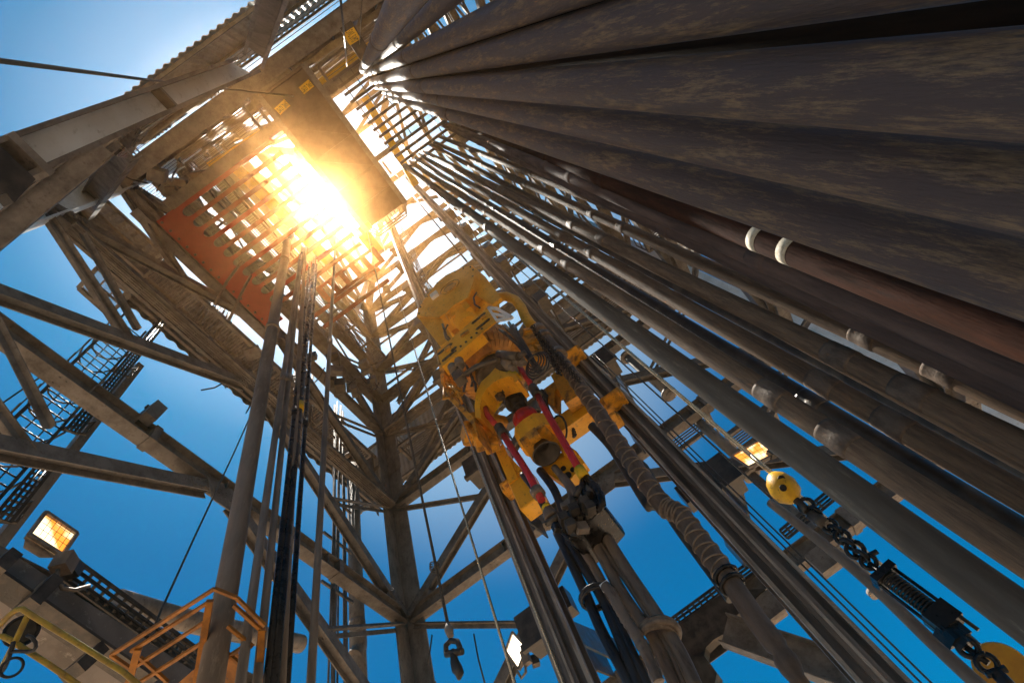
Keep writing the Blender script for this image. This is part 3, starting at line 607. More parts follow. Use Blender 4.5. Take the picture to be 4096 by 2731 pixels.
# cables on the right side of the motor
m = MB()
for i in range(15):
    p0 = P('n', 1170 + random.random() * 200, 850 + random.random() * 90, Y=5.1)
    p1 = P('n', 1380 + random.random() * 110, 1050 + random.random() * 90, Y=5.0)
    p2 = P('n', 1470 + random.random() * 120, 1230 + random.random() * 120, Y=5.0)
    p3 = P('n', 1560 + random.random() * 110, 1380 + random.random() * 80, Y=5.2)
    pts_ = []
    for k in range(13):
        t = k / 12; a = (1 - t) ** 3; b = 3 * t * (1 - t) ** 2; c = 3 * t * t * (1 - t); d_ = t ** 3
        pts_.append(p0 * a + p1 * b + p2 * c + p3 * d_)
    m.tube(pts_, .016 + .01 * (i % 3), 5)
for i in range(5): m.ring(P('n', 1570 + i * 12, 1300 + i * 14, Y=4.95), (.3, 1, .2), .12 + .035 * i, .014, 18, 5)
m.build('service_cable', 'hose', T)
m = MB()
for i in range(16):
    p = P('n', 1510 + random.random() * 170, 960 + random.random() * 350, Y=5.9); m.block(p, random.uniform(.1, .3), random.uniform(.1, .3), random.uniform(.1, .4), random.random())
m.build('valve_block', 'yellow2', T)
for L_, (w0, w1) in enumerate((((1560, 900), (1890, 1470)), ((1620, 980), (2120, 1558)))):
    m = MB(); a, b = P('n', *w0, Y=5.3), P('n', *w1, Y=5.3); n = 34
    for i in range(n):
        c = a.lerp(b, i / n); m.ring(c, (1, 0, .2) if i % 2 else (0, 1, .1), .05, .014, 8, 4)
    m.build('chain', 'black', T)
for q, sz in (((560, 1160), (.16, .05, .12)), ((760, 980), (.22, .05, .12)), ((980, 790), (.12, .05, .1))):
    m = MB(); m.block(P('n', *q, Y=4.87), *sz); m.build('cover_plate', 'yellow2', T, .01)
for i in range(9):
    q = P('n', 470 + i * 62, 1345 - i * 52, Y=4.86); m = MB(); m.lathe(q, q + V3((0, -.03, 0)), [(0, .028), (1, .024)], 6); m.build('bolt', 'dark', gband)
for i in range(10):
    q = fp[i].lerp(sum(fp, V3()) / len(fp), .08); m = MB(); m.lathe(q, q + V3((0, -.03, 0)), [(0, .03), (1, .026)], 6); m.build('bolt', 'dark', front)
for i in range(8):
    m = MB(); x0_, y0_ = 640 + i * 30, 1330 + (i % 4) * 60
    m.tube([P('n', x0_, y0_, Y=5.0), P('n', x0_ + 40, y0_ + 60, Y=4.9), P('n', x0_ + 20 + 20 * (i % 3), y0_ + 150, Y=5.1)], .026, 6); m.build('hydraulic_hose', 'hose', T)
for (a_, b_) in (((690, 1290), (720, 1420)), ((610, 1360), (660, 1470)), ((1230, 1300), (1330, 1400)), ((1360, 1290), (1470, 1330))):
    m = MB(); p0, p1 = P('n', *a_, Y=4.95), P('n', *b_, Y=4.95); m.lathe(p0, p1, [(0, .06), (.08, .1), (.6, .1), (.62, .05), (1, .05)], 14); m.build('actuator', 'grate', T)
# pipe handler: ring bracket, lemon plate, shaft
m = MB()
ro = PL('o', [(575, 620), (565, 500), (580, 340), (640, 220), (740, 130), (800, 60), (850, 90), (940, 110), (1030, 130), (1060, 200)], Y=5.3)
ri = PL('o', [(640, 640), (625, 520), (640, 400), (700, 300), (790, 220), (850, 190), (880, 180), (950, 160), (1000, 165), (1020, 230)], Y=5.3)
for i in range(len(ro) - 1): m.poly([ro[i], ro[i + 1], ri[i + 1], ri[i]], (0, .45, 0))
m.build('handler_ring', 'yellow', T)
m = MB(); m.poly(PL('o', [(690, 410), (870, 260), (1040, 220), (1060, 260), (880, 400), (770, 570)], Y=5.75), (0, .06, 0)); m.poly(PL('o', [(930, 110), (1000, 60), (1060, 120), (1000, 160)], Y=5.5), (0, .2, 0)); m.build('lemon_plate', 'lemon', T)
m = MB()
for i in range(14): m.block(P('o', 700 + random.random() * 200, 220 + random.random() * 170, Y=5.6), .12, .1, .2, random.random())
m.build('valve_block', 'dark', T)
sx, sy = P('o', 1150, 640, Y=6).x, 6.0
za = P('o', 990, 380, Y=6).z + .5; zb2 = P('o', 1340, 990, Y=6).z
m = MB(); m.lathe((sx, sy, za), (sx, sy, zb2 + .7), [(0, .27), (.14, .27), (.15, .21), (.20, .21), (.21, .26), (.29, .26), (.30, .17), (.40, .17), (.41, .23), (.47, .23), (.48, .16), (.60, .16), (.61, .13), (1, .13)], 32); m.build('main_shaft', 'black', T)
zr = P('o', 1130, 640, Y=6).z - .1
m = MB(); m.lathe((sx, sy, zr + .14), (sx, sy, zr - .16), [(0, .22), (.1, .255), (.9, .255), (1, .19)], 32); m.build('wear_ring', 'red', T)
m = MB(); m.lathe((sx, sy, zr - .16), (sx, sy, zr - .75), [(0, .15), (.6, .15), (.62, .2), (1, .2)], 28); m.build('saver_sub', 'lightsteel', T)
# clamp body
cb = P('o', 1230, 850, Y=6)
m = MB(); zc = cb.z
m.poly([(sx + r_ * math.cos(a), sy + r_ * math.sin(a) , zc - .25) for r_, a in ((.36, -2.7), (.38, -2.2), (.34, -1.6), (.38, -1.0), (.42, -.4), (.42, .4), (.36, 2.2), (.34, 3.0))], (0, 0, .4)); m.build('clamp_body', 'yellow', T)
m = MB(); m.poly([(sx - .25, sy - .34, zc - .33), (sx + .25, sy - .34, zc - .33), (sx + .3, sy + .2, zc - .33), (sx - .3, sy + .2, zc - .33)], (0, 0, .08)); m.block((sx, sy - .32, zc - .38), .2, .14, .2); m.build('jaw_frame', 'yellow2', T)
zl = P('o', 1340, 1020, Y=6).z
m = MB(); m.lathe((sx, sy, zc - .3), (sx, sy, zl - .1), [(0, .15), (.35, .15), (.6, .19), (1, .26), (1, .235), (.6, .15), (.2, .12)], 36); m.build('stabbing_bell', 'dark', T)
# gripper plate
m = MB(); m.poly(PL('o', [(1310, 1200), (1500, 1060), (1660, 960), (1730, 1010), (1820, 1140), (1770, 1190), (1620, 1390), (1580, 1385)], Y=6.35), (0, .22, 0)); grab = m.build('grabber_plate', 'yellow', T)
for p, r_ in (((1630, 1290), .07), ((1690, 1220), .05), ((1580, 1210), .05), ((1620, 1340), .05), ((1575, 1310), .04)):
    c = P('o', *p, Y=6.34); m = MB(); m.lathe(c, c + V3((0, -.02, 0)), [(0, r_), (1, r_)], 14); m.build('pin_hole', 'black', grab)
m = MB(); m.poly(PL('o', [(1340, 760), (1420, 770), (1560, 930), (1700, 1000), (1600, 1050), (1450, 900)], Y=6.2), (0, .2, 0)); m.poly(PL('o', [(830, 930), (900, 1000), (1090, 1200), (1060, 1270), (990, 1200)], Y=6.4), (0, .2, 0)); m.build('torque_arm', 'yellow', T)
# links
def link(name, pts, mm, r_=.07):
    m = MB(); m.tube(pts, r_, 16); return m.build(name, mm, T)
yl = 5.45
link('bail_link', PL('o', [(1070, 70), (1090, 60), (1130, 130), (1180, 200), (1230, 290)], Y=yl), 'red', .055)
rb = PL('o', [(1270, 350), (1380, 560), (1500, 760), (1620, 970), (1700, 1110), (1760, 1220)], Y=yl); link('bail_link', rb, 'red', .058)
link('link_collar', PL('o', [(1755, 1210), (1830, 1320)], Y=yl), 'lemon', .08)
link('link_collar', PL('o', [(1225, 280), (1290, 380)], Y=yl), 'dark', .09)
link('bail_link', PL('o', [(690, 520), (715, 600), (790, 690)], Y=yl), 'red', .055)
link('bail_link', PL('o', [(890, 810), (960, 930), (1080, 1110), (1180, 1270), (1240, 1390), (1330, 1568)], Y=yl), 'red', .058)
link('link_collar', PL('o', [(840, 730), (900, 830)], Y=yl), 'dark', .09)
link('link_collar', PL('z', [(270, 110), (300, 150)], Y=yl), 'wrap', .10)
link('link_collar', PL('z', [(345, 240), (365, 260)], Y=yl), 'lemon', .075)
m = MB(); m.tube(PL('z', [(360, 250), (375, 290), (400, 330)], Y=yl), .12, 14, rs=[.07, .10, .11]); m.build('link_eye', 'brownhose', T)
m = MB(); m.tube(PL('z', [(630, 30), (620, 90), (640, 140), (690, 150)], Y=yl), .05, 10); m.tube(PL('z', [(650, 20), (720, 90), (760, 160), (770, 220), (730, 260)], Y=yl), .06, 10); m.build('link_eye', 'black', T)
# elevator
e0 = P('z', 580, 300, Y=5.8)
m = MB(); m.poly(PL('z', [(400, 360), (470, 290), (560, 210), (640, 150), (700, 120), (760, 180), (780, 230), (700, 320), (600, 420), (520, 480), (440, 420)], Y=5.5), (0, .75, 0)); m.build('elevator_body', 'black', T, .02)
m = MB(); m.poly(PL('z', [(450, 310), (520, 290), (590, 370), (560, 430), (500, 420)], Y=5.35), (0, .12, 0)); m.poly(PL('z', [(590, 190), (640, 165), (700, 240), (660, 290), (620, 280)], Y=5.35), (0, .12, 0))
for p in ((480, 330), (530, 380), (640, 210), (680, 250), (560, 260)): m.block(P('z', *p, Y=5.3), .12, .15, .12, .4)
m.tube(PL('z', [(345, 370), (450, 300)], Y=5.4), .045, 8); m.tube(PL('z', [(560, 220), (545, 170)], Y=5.4), .05, 8); m.tube(PL('z', [(600, 90), (570, 170)], Y=5.4), .05, 8); m.build('elevator_latch', 'dark', T)
random.seed(5)
for i in range(14):
    q = P('z', 440 + random.random() * 280, 440 - random.random() * 60 - i * 16, Y=5.42); m = MB(); m.block(q, random.uniform(.06, .2), .1, random.uniform(.05, .16), random.random()); m.build('bracket', random.choice(('black', 'dark', 'rail')), T, .01)
# carriage beams and guide shoes
m = MB(); m.bar(P('x', 60, 860, Y=6.6), P('x', 300, 690, Y=6.6), .42, .4, (0, 1, 0)); m.build('carriage_beam', 'yellow', T)
m = MB(); m.bar(P('x', 150, 480, Y=6.7), P('x', 330, 760, Y=6.7), .3, .3, (0, 1, 0)); m.build('carriage_beam', 'yellow', T)
m = MB(); m.bar(P('x', 80, 400, Y=6.2), P('x', 200, 620, Y=6.2), .3, .3, (0, 1, 0)); m.build('carriage_beam', 'yellow2', T)
m = MB(); m.bar(P('g', 1190, 0, Y=6.5), P('g', 1290, 230, Y=6.5), .2, .25, (0, 1, 0)); m.build('carriage_beam', 'yellow', T)
for q in ((('x', 190, 250), (.46, .34, .24)), (('x', 500, 600), (.46, .34, .24)), (('g', 1280, 235), (.50, .34, .24)), (('x', 500, 760), (.3, .3, .2))):
    c = P(*q[0], Y=6.75); m = MB(); m.block(c, *q[1]); m.block(c + V3((0, -.2, -.12)), q[1][0] * .7, .25, .06); m.build('guide_shoe', 'yellow2', T, .02)
m = MB(); m.block(P('g', 1370, 290, Y=6.6), .45, .4, .8); m.build('guide_bracket', 'yellow', T, .02)
m = MB()
for p, sz in (((1010, 1400), .5), ((1080, 1420), .5), ((1120, 1480), .3), ((1040, 1310), .4), ((1160, 1330), .35)): m.block(P('e', *p, Y=5.9), sz, sz * .8, sz * .7, random.random())
m.build('handler_bracket', 'yellow2', T, .03)
m = MB()
for i in range(7): m.ring(P('o', 1530 - i * 4, 560, Y=6.3), (1, .4, .3), .42 + .045 * (i % 4), .035, 22, 6, -1.9 + .05 * i, 1.4)
m.ring(P('o', 1530, 760, Y=6.2), (1, 1, .2), .25, .02, 18, 5); m.build('hydraulic_hose', 'hose', T)
m = MB(); m.poly(PL('o', [(1370, 290), (1550, 150), (1590, 200), (1480, 330), (1480, 500), (1400, 470)], Y=6.2), (0, .3, 0)); m.build('hose_bracket', 'yellow2', T, .02)

# ------------------------------------------------------------------ hoses and bundles below
def hose(name, label, pts, r_, mm, cat='hose', group=None, n=12, wob=0):
    P_ = []
    for i in range(len(pts) - 1):           # smooth
        p0 = pts[max(i - 1, 0)]; p1 = pts[i]; p2 = pts[i + 1]; p3 = pts[min(i + 2, len(pts) - 1)]
        for k in range(6):
            t = k / 6; P_.append(.5 * ((2 * p1) + (p2 - p0) * t + (2 * p0 - 5 * p1 + 4 * p2 - p3) * t * t + (3 * p1 - p0 - 3 * p2 + p3) * t ** 3))
    P_.append(pts[-1])
    m = MB(); m.tube(P_, r_, n, rs=[r_ * (1 + random.uniform(-wob, wob)) for _ in P_] if wob else None)
    return tag(m.build(name, mm), label, cat, group)
T = thing('rotary_hose', 'fat rope lashed mud hose curving down right of the top drive', 'hose', P('k', 950, 1450, Y=5.8))
pts = PL('x', [(60, 250), (130, 330), (230, 480), (360, 660), (560, 960), (700, 1160), (900, 1430)], Y=5.8) + PL('k', [(190, 400), (330, 590), (480, 790), (680, 1080), (820, 1260), (1000, 1560)], Y=5.8)
m = MB(); P_ = []
for i in range(len(pts) - 1):
    for k in range(5): P_.append(pts[i].lerp(pts[i + 1], k / 5))
m.tube(P_, .12, 18, rs=[.125 if i < 45 else .11 if i < 55 else .095 + .02 * math.sin(i * 1.7) for i in range(len(P_))]); m.build('hose_body', 'hosebrown', T)
m = MB()
a_ = 0
for sgn in (1, -1):
    hp = []
    for i in range(24, 46 * 8):
        t = i / 8; k = min(int(t), len(P_) - 2); c = P_[k].lerp(P_[k + 1], t - k); d_ = (P_[k + 1] - P_[k]).normalized(); b = d_.cross(V3((0, 1, 0))).normalized(); c2 = b.cross(d_)
        an = sgn * i * .40 + .3 * math.sin(i * .09); hp.append(c + (b * math.cos(an) + c2 * math.sin(an)) * .130)
    m.tube(hp, .012, 6)
m.build('lashing_rope', 'wrap', T)
m = MB()
for c in (P_[45], P_[46]): m.ring(c, (0, .2, 1), .135, .025, 12, 6)
m.build('tape_wrap', 'black', T)
hose('standpipe_hose', 'black pipe running close under the lashed mud hose', PL('x', [(330, 790), (480, 950), (640, 1200), (800, 1430)], Y=6.4) + PL('k', [(-60, 90), (140, 420), (330, 680), (520, 930)], Y=6.4), .085, 'dark', 'pipe')
HG = 'hoses of the bundle hanging below the elevator'
for lb, pts, r_, mm in (
    ('thick brown service hose on the right edge of the bundle, below the elevator', [(740, 340), (800, 460), (960, 720), (1120, 960), (1270, 1190), (1370, 1360), (1480, 1600)], .10, 'brownhose'),
    ('shiny brown hose second from the right of the bundle', [(650, 400), (760, 590), (900, 850), (1030, 1050), (1150, 1210), (1250, 1420), (1330, 1600)], .095, 'brownhose'),
    ('thin brown hose between the two thick brown ones', [(730, 480), (900, 720), (1060, 960), (1200, 1180), (1330, 1420), (1400, 1600)], .05, 'brownhose'),
    ('brown hose ending in a fitting, left of the shiny one', [(570, 470), (620, 560), (720, 720), (790, 850), (860, 960)], .085, 'brownhose'),
    ('leftmost black hose of the bundle', [(430, 430), (530, 640), (650, 900), (760, 1160), (960, 1530), (1000, 1600)], .085, 'hose'),
    ('second black hose of the bundle with a blue sheen', [(520, 500), (640, 700), (760, 900), (860, 1120), (1000, 1460), (1050, 1600)], .09, 'hose'),
    ('third black hose, touching the wrapped one', [(600, 600), (700, 760), (830, 980), (950, 1230), (1090, 1530), (1120, 1600)], .07, 'hose')):
    hose('service_hose', lb, PL('z', pts, Y=6.0), r_ * .78, mm, group=HG)
for i, (dx, dy) in enumerate(((200, 140), (330, 110), (440, 90), (500, 160))):
    lb = ['black hose hanging between the red links, leftmost', 'black hose hanging between the red links, second from left', 'thick chromed rod between the red links, lit by the sun', 'pale glinting rod just left of the right red link'][i]
    hose('hanging_rod', lb, PL('z', [(dx + 30 - 60, dy - 150), (dx + 80, dy), (dx + 180 - i * 25, dy + 200)], Y=6.3), .06 + .01 * (i % 2), 'rail' if i > 1 else 'hose', 'rod')
hose('wrapped_hose', 'crumpled tape wrapped hose in the middle of the bundle', PL('z', [(790, 830), (850, 900), (900, 1000), (960, 1100), (1020, 1190), (1080, 1290), (1130, 1400), (1200, 1560)], Y=5.75), .065, 'brownhose', wob=.14)
m = MB()
for c, rr in (((720, 910), .20), ((730, 930), .2)): m.ring(P('z', *c, Y=6), (.1, .1, 1), rr, .025, 16, 6)
tag(m.build('rope_tie', 'hose'), 'black cord tied round the black hoses', 'rope')
m = MB()
for c, rr in (((1190, 1190), .26), ((1200, 1215), .27), ((1180, 1240), .25)): m.ring(P('z', *c, Y=6), (.15, .2, 1), rr * .85, .04, 18, 6)
tag(m.build('rope_tie', 'wrap'), 'thick brown rope knotted round the brown hoses near the bottom edge', 'rope')
m = MB(); m.block(P('z', 795, 835, Y=5.8), .12, .03, .1); tag(m.build('tag_plate', 'lightsteel'), 'small pale square tag on the hose bundle', 'tag')

# ------------------------------------------------------------------ standpipe and lines at the left
T = thing('standpipe', 'stout muddy brown standpipe rising from the bottom edge past the orange fingerboard', 'standpipe', P('d', 1410, 1560, X=-4.6))
a, b = P('d', 1400, 1640, X=-4.6), P('s', 735, 200, X=-4.6)
m = MB(); m.tube([a.lerp(b, i / 10) for i in range(11)], .135, 24); m.build('tube', 'mud', T)
for jj in (('s', 545, 1210), ('s', 700, 410)):
    c = a.lerp(b, zon((a, b), *jj)); u = (b - a).normalized(); m = MB(); m.tube([c - u * .1, c + u * .1], .16, 24); m.build('coupling', 'mud', T)
m = MB(); m.tube(PL('s', [(770, 190), (790, 140), (785, 60)], X=-4.6), .10, 10); m.build('swivel', 'lightsteel', T)
VG = 'slim vertical lines beside the standpipe'
for lb, bx, tx, ty, r_, mm, tb in (('glossy grey line nearest the standpipe', 1610, 880, 420, .055, 'rail', 320), ('slim grey line second from the standpipe', 1725, 905, 330, .05, 'rail', 320),
    ('black line with yellow bands of tape, third from the standpipe', 1830, 1040, 470, .065, 'black', 640), ('rusty pale pipe, fourth from the standpipe', 1890, 940, 340, .055, 'mud', 0), ('black line touching the rusty pale pipe', 1790, 990, 500, .04, 'black', 700),
    ('thin dark line right of the rusty pale pipe', 1930, 1075, 460, .04, 'black', 820)):
    T = thing('vertical_line', lb, 'pipe', P('d', bx, 1560, X=-4.3), VG)
    a, b = P('d', bx - 6, 1640, X=-4.3), P('s', tx, ty, X=-4.3); m = MB(); m.tube([a.lerp(b, i / 8) for i in range(9)], r_, 14); m.build('tube', mm, T)
    if tb:
        c = a.lerp(b, zon((a, b), 't', 600, tb) if 't' else 0); u = (b - a).normalized()
        m = MB(); m.tube([c - u * .14, c + u * .14], r_ * 1.35, 14); m.build('coupling', 'lemon' if 'tape' in lb else mm, T)
    m = MB(); u = (b - a).normalized(); m.tube([b - u * .05, b + u * .8], r_ * .8, 10); m.build('end_fitting', 'lightsteel', T)
T = thing('vertical_line', 'lone slim steel pole dropping full height between the rusty pipe and the corner leg', 'pipe', P('d', 2090, 1560, X=-4.0))
a, b = P('d', 2085, 1640, X=-4.0), P('s', 1312, -40, X=-4.0)
m = MB(); m.tube([a.lerp(b, i / 8) for i in range(9)], .05, 14); m.build('tube', 'rail', T)
c = a.lerp(b, zon((a, b), 's', 1270, 1380)); u = (b - a).normalized(); m = MB(); m.tube([c - u * .2, c + u * .2], .075, 14); m.build('coupling', 'rail', T)

# ------------------------------------------------------------------ wire ropes
def rope(label, pts, r_=.014, mm='rope', name='wire_rope', group=None):
    m = MB(); m.tube(pts, r_, 8); return tag(m.build(name, mm), label, 'wire rope', group)
rope('thick wire rope slanting across the sky from the left edge to the walkway', [P('a', -60, 402, D=5), P('a', 1160, 560, D=13), P('a', 1990, 650, D=18)], .028)
rope('thin wire hanging from the top edge beside the thick collars', [P('b', 605, -40, Y=-1.2), P('b', 630, 210, Y=-1.1), P('b', 655, 490, Y=-1.0)], .02)
rope('second thin wire at the top edge, right of the first', [P('b', 755, -40, Y=-1.3), P('b', 735, 310, Y=-1.2)], .014)
rope('wire rope sloping down left of the standpipe against the blue sky', [P('c', 1670, 1310, X=-7.6), P('d', 1580, 0, X=-7.3), P('d', 1290, 620, X=-7), P('d', 1085, 1070, X=-6.8), P('d', 990, 1300, X=-6.8)], .02)
rope('thin cable crossing the caged ladder at the far left', [P('c', -40, 1235, X=-9.9), P('c', 300, 1000, X=-9.9), P('c', 425, 912, X=-9.9)], .02)
rope('thin wire at the left edge below the girder end', [P('v', -40, 965, D=14), P('v', 450, 850, D=14)], .035)
def plumb(r, x, y, yy, z0, z1, label, r_=.016, mm='rope'):
    p = P(r, x, y, Y=yy); return rope(label, [V3((p.x, p.y, z0)), V3((p.x, p.y, (z0 + z1) / 2)), V3((p.x, p.y, z1))], r_, mm)
plumb('g', 1070, 890, 5.2, FLOOR, 42, 'bright wire line hanging just left of the top drive, second of the hanging lines', .013, 'bright')
plumb('g', 1078, 890, 5.25, FLOOR, 12, 'thin twin of the bright hanging line', .008)
plumb('g', 1170, 450, 5.6, FLOOR, 30, 'hanging wire passing left of the lower guide shoe', .011, 'bright')
plumb('g', 1210, 520, 5.9, FLOOR, 30, 'thinnest hanging wire between the corner leg and the left rail', .007)
plumb('x', 900, 600, 6.0, FLOOR, 40, 'wire line crossing the right guide rail brackets', .013, 'bright')
plumb('x', 900, 440, 5.2, FLOOR, 40, 'sunlit wire line just below the grey casing pipe', .016, 'bright')
plumb('k', 1200, 960, 6.5, FLOOR, 9, 'lower left wire of the close pair at the bottom right', .011)
plumb('k', 1240, 945, 6.5, FLOOR, 9, 'upper right wire of the close pair at the bottom right', .011)
plumb('k', 1300, 790, 5.0, FLOOR, 12, 'wire line between the right rail and the chain', .011)
plumb('e', 900, 180, 6.3, 18, 46, 'dark rope dropping onto the top of the yellow sheave guard', .035)
rope('short wire dangling below the corner joint', PL('g', [(720, 1240), (705, 1350), (690, 1440)], Y=11), .02)
rope('thin wire dangling from the horizontal tube at bottom centre', PL('g', [(1000, 1235), (1030, 1400), (1075, 1568)], Y=11), .022)
for lb, pts in (('frayed yellow rope hanging below the orange plate, upper', [('p', (720, 1070)), ('p', (600, 1230)), ('p', (505, 1410))]), ('frayed yellow rope hanging below the orange plate, lower and thicker', [('p', (790, 1180)), ('p', (730, 1290)), ('p', (620, 1530))])):
    rope(lb, [P(r, *p, Z=20.6 - i * .6) for i, (r, p) in enumerate(pts)], .05, 'wrap', 'hanging_rope')
# hook with shackle
T = thing('lifting_hook', 'dark shackle and hook on a rope in front of the corner leg at bottom centre', 'hook', P('g', 880, 1520, Y=4))
hx = P('g', 825, 1165, Y=4)
m = MB(); m.tube([V3((hx.x, 4, 36)), hx], .017, 8); m.build('wire_rope', 'rope', T)
m = MB(); m.tube(PL('g', [(825, 1165), (832, 1200), (845, 1250)], Y=4), .035, 10, rs=[.022, .045, .03]); m.build('rope_socket', 'leg', T)
m = MB(); m.tube(PL('g', [(815, 1360), (812, 1310), (845, 1278), (890, 1285), (905, 1320), (898, 1360)], Y=4), .026, 10); m.tube(PL('g', [(812, 1370), (925, 1350)], Y=4), .03, 10); m.build('shackle', 'dark', T)
m = MB(); m.tube(PL('g', [(858, 1340), (870, 1420), (888, 1470), (905, 1500), (900, 1540)], Y=4), .04, 10, rs=[.022, .04, .05, .04, .015]); m.tube(PL('g', [(865, 1400), (862, 1440), (880, 1490)], Y=4), .02, 8); m.build('hook', 'dark', T)
m = MB(); 
for i in range(3): m.ring(P('g', 735, 770 + i * 14, Y=4), (.3, .2, 1), .05, .008, 12, 4)
m.build('wire_knot', 'rope', T)
# ball, chain, tensioner
T = thing('overhaul_ball', 'yellow overhaul ball with a chain, black spring tensioner and shackles at lower right', 'overhaul ball', P('k', 2200, 1420, Y=4))
b0, b1 = P('k', 760, 150, Y=4), P('k', 915, 320, Y=4)
m = MB(); m.lathe(b0, b1, [(0, .02), (.08, .055), (.25, .095), (.5, .115), (.75, .105), (.92, .06), (1, .03)], 24)
for i in range(len(m.sm)): m.sm[i] = True
M['ball'] = mat('chipped yellow', (.80, .43, .02), (.66, .33, .02), 14, .4, c3=(.04, .03, .02), s3=10)
ball = m.build('ball', 'ball', T)
bc = (b0 + b1) / 2
for dx, dz in ((.02, .0), (-.03, -.07)):
    c = bc + V3((dx, -.10, dz)); m = MB(); m.lathe(c, c + V3((0, -.012, -.006)), [(0, .028), (1, .026)], 10); m.build('ball_recess', 'black', ball)
m = MB(); m.tube([P('x', 1568, 1010, Y=4), b0], .011, 8); p = P('x', 1568, 1010, Y=4); m.tube([V3((b0.x, b0.y, 30)), b0], .011, 8); m.build('wire_rope', 'bright', T)
m = MB(); m.tube(PL('k', [(915, 310), (960, 350), (990, 385)], Y=4), .03, 10); m.tube(PL('k', [(1010, 400), (1110, 470)], Y=4), .045, 12); m.build('swivel', 'dark', T)
m = MB()
ch = [(985, 350), (1040, 385), (1130, 475), (1165, 505), (1210, 545), (1245, 590), (1290, 625), (1330, 665), (1375, 700)]
for i, p in enumerate(ch):
    rr = .045 if i not in (0, 6) else .055
    m.ring(P('k', *p, Y=4), (1, .1, .3) if i % 2 else (.2, 1, .3), rr, .016, 14, 6)
m.tube(PL('k', [(1320, 690), (1430, 635)], Y=4), .018, 8); m.tube(PL('k', [(1140, 520), (1210, 490)], Y=4), .016, 8); m.build('chain', 'black', T)
a, b = P('k', 1470, 780, Y=4), P('k', 1830, 1050, Y=4)
m = MB(); 
n = 60; u = (b - a).normalized(); s1 = u.cross(V3((0, 1, 0))).normalized(); s2 = s1.cross(u)
m.tube([a.lerp(b, i / (n * 4)) + (s1 * math.cos(i * .42) + s2 * math.sin(i * .42)) * .05 for i in range(n * 4)], .009, 5)
m.build('spring', 'black', T)
m = MB(); m.bar(a - u * .02, a + u * .03, .17, .14); m.bar(b - u * .05, b + u * .07, .16, .14)
for s in (-1, 1): m.tube([a + s1 * .075 * s, b + u * .15 + s1 * .075 * s], .012, 6)
m.tube([a - u * .1, b + u * .2], .02, 8); m.block(P('k', 1900, 1150, Y=4), .13, .1, .1, .5); m.block(P('k', 1960, 1190, Y=4), .1, .08, .08, .9); m.build('tensioner_frame', 'black', T)
m = MB(); m.ring(P('k', 2000, 1240, Y=4), (.3, 1, .2), .045, .017, 16, 8); m.tube(PL('k', [(1990, 1240), (2130, 1340)], Y=4), .018, 8); m.ring(P('k', 2120, 1340, Y=4), (.3, 1, .2), .045, .017, 16, 8); m.tube(PL('k', [(2110, 1410), (2240, 1370)], Y=4), .02, 8); m.tube(PL('k', [(2180, 1400), (2300, 1520)], Y=4), .035, 8); m.build('shackle', 'black', T)
m = MB(); c = P('k', 2230, 1380, Y=4.8); m.lathe(c, c + V3((.0, .05, .02)), [(0, .15), (.2, .16), (.8, .16), (1, .15)], 32)
M['ochre'] = mat('ochre disc', (.50, .26, .03), (.42, .20, .03), 8, .5)
tag(m.build('sheave_disc', 'ochre'), 'mustard yellow round disc at the bottom right corner behind the shackle', 'disc')
hose('tension_pipe', 'slim brown pipe running under the spring tensioner to the bottom right', [P('k', 760, 330, Y=4.8), P('k', 1300, 760, Y=4.6), P('k', 1800, 1230, Y=4.4), P('k', 2160, 1560, Y=4.3)], .045, 'mud', 'pipe')

# ------------------------------------------------------------------ floodlights
def flood(label, corners, Y, mm, depthv, X=None):
    c = [P(*q, **({'X': X} if X is not None else {'Y': Y})) for q in corners]; ctr = sum(c, V3()) / 4; dv = V3(depthv)
    T = thing('floodlight', label, 'floodlight', ctr, 'floodlights on the derrick girders')
    nrm = (c[1] - c[0]).cross(c[3] - c[0]).normalized()
    if nrm.dot(ctr) > 0: nrm = -nrm
    m = MB(); m.poly([ctr + (q - ctr) * 1.0 for q in c], -nrm * .02); m.build('glass', mm, T)
    m = MB()
    o_ = [ctr + (q - ctr) * 1.12 + nrm * .02 for q in c]
    for i in range(4): m.bar(o_[i], o_[(i + 1) % 4], .05, .05)
    m.poly([q - nrm * .06 for q in o_], -nrm * .04); back = [ctr + (q - ctr) * .55 - nrm * .32 for q in c]
    for i in range(4): j = (i + 1) % 4; m.add([o_[i] - nrm * .06, o_[j] - nrm * .06, back[j], back[i]], [(0, 1, 2, 3)])
    m.add(back, [(0, 1, 2, 3)]); m.build('housing', 'leg', T)
    m = MB()
    for k in range(1, 6): m.tube([c[0].lerp(c[1], k / 6) + nrm * .07, c[3].lerp(c[2], k / 6) + nrm * .07], .004, 4)
    for k in range(1, 4): m.tube([c[0].lerp(c[3], k / 4) + nrm * .07, c[1].lerp(c[2], k / 4) + nrm * .07], .004, 4)
    m.build('wire_guard', 'dark', T)
    m = MB(); g0 = ctr + (c[2] - ctr) * 1.1 + (c[3] - ctr) * .1; m.block(ctr + dv, .16, .16, .2, .5); m.tube([ctr - nrm * .25, ctr + dv], .03, 6); m.build('bracket', 'dark', T)
    return T
flood('square floodlight glowing amber above the lower left girder', [('d', 305, 435), ('d', 495, 565), ('d', 405, 695), ('d', 205, 570)], None, 'ambershine', (0, .5, -.35), X=-7.2)
flood('amber floodlight beside the yellow overhaul ball at the right', [('k', 530, 35), ('k', 700, -60), ('k', 765, 30), ('k', 625, 100)], 11.9, 'ambershine', (.3, 0, -.3))
flood('white blazing floodlight at bottom centre beside the left rail bracket', [('g', 1265, 1235), ('g', 1350, 1330), ('g', 1300, 1460), ('g', 1225, 1350)], 10.5, 'whiteshine', (.3, .1, -.4))
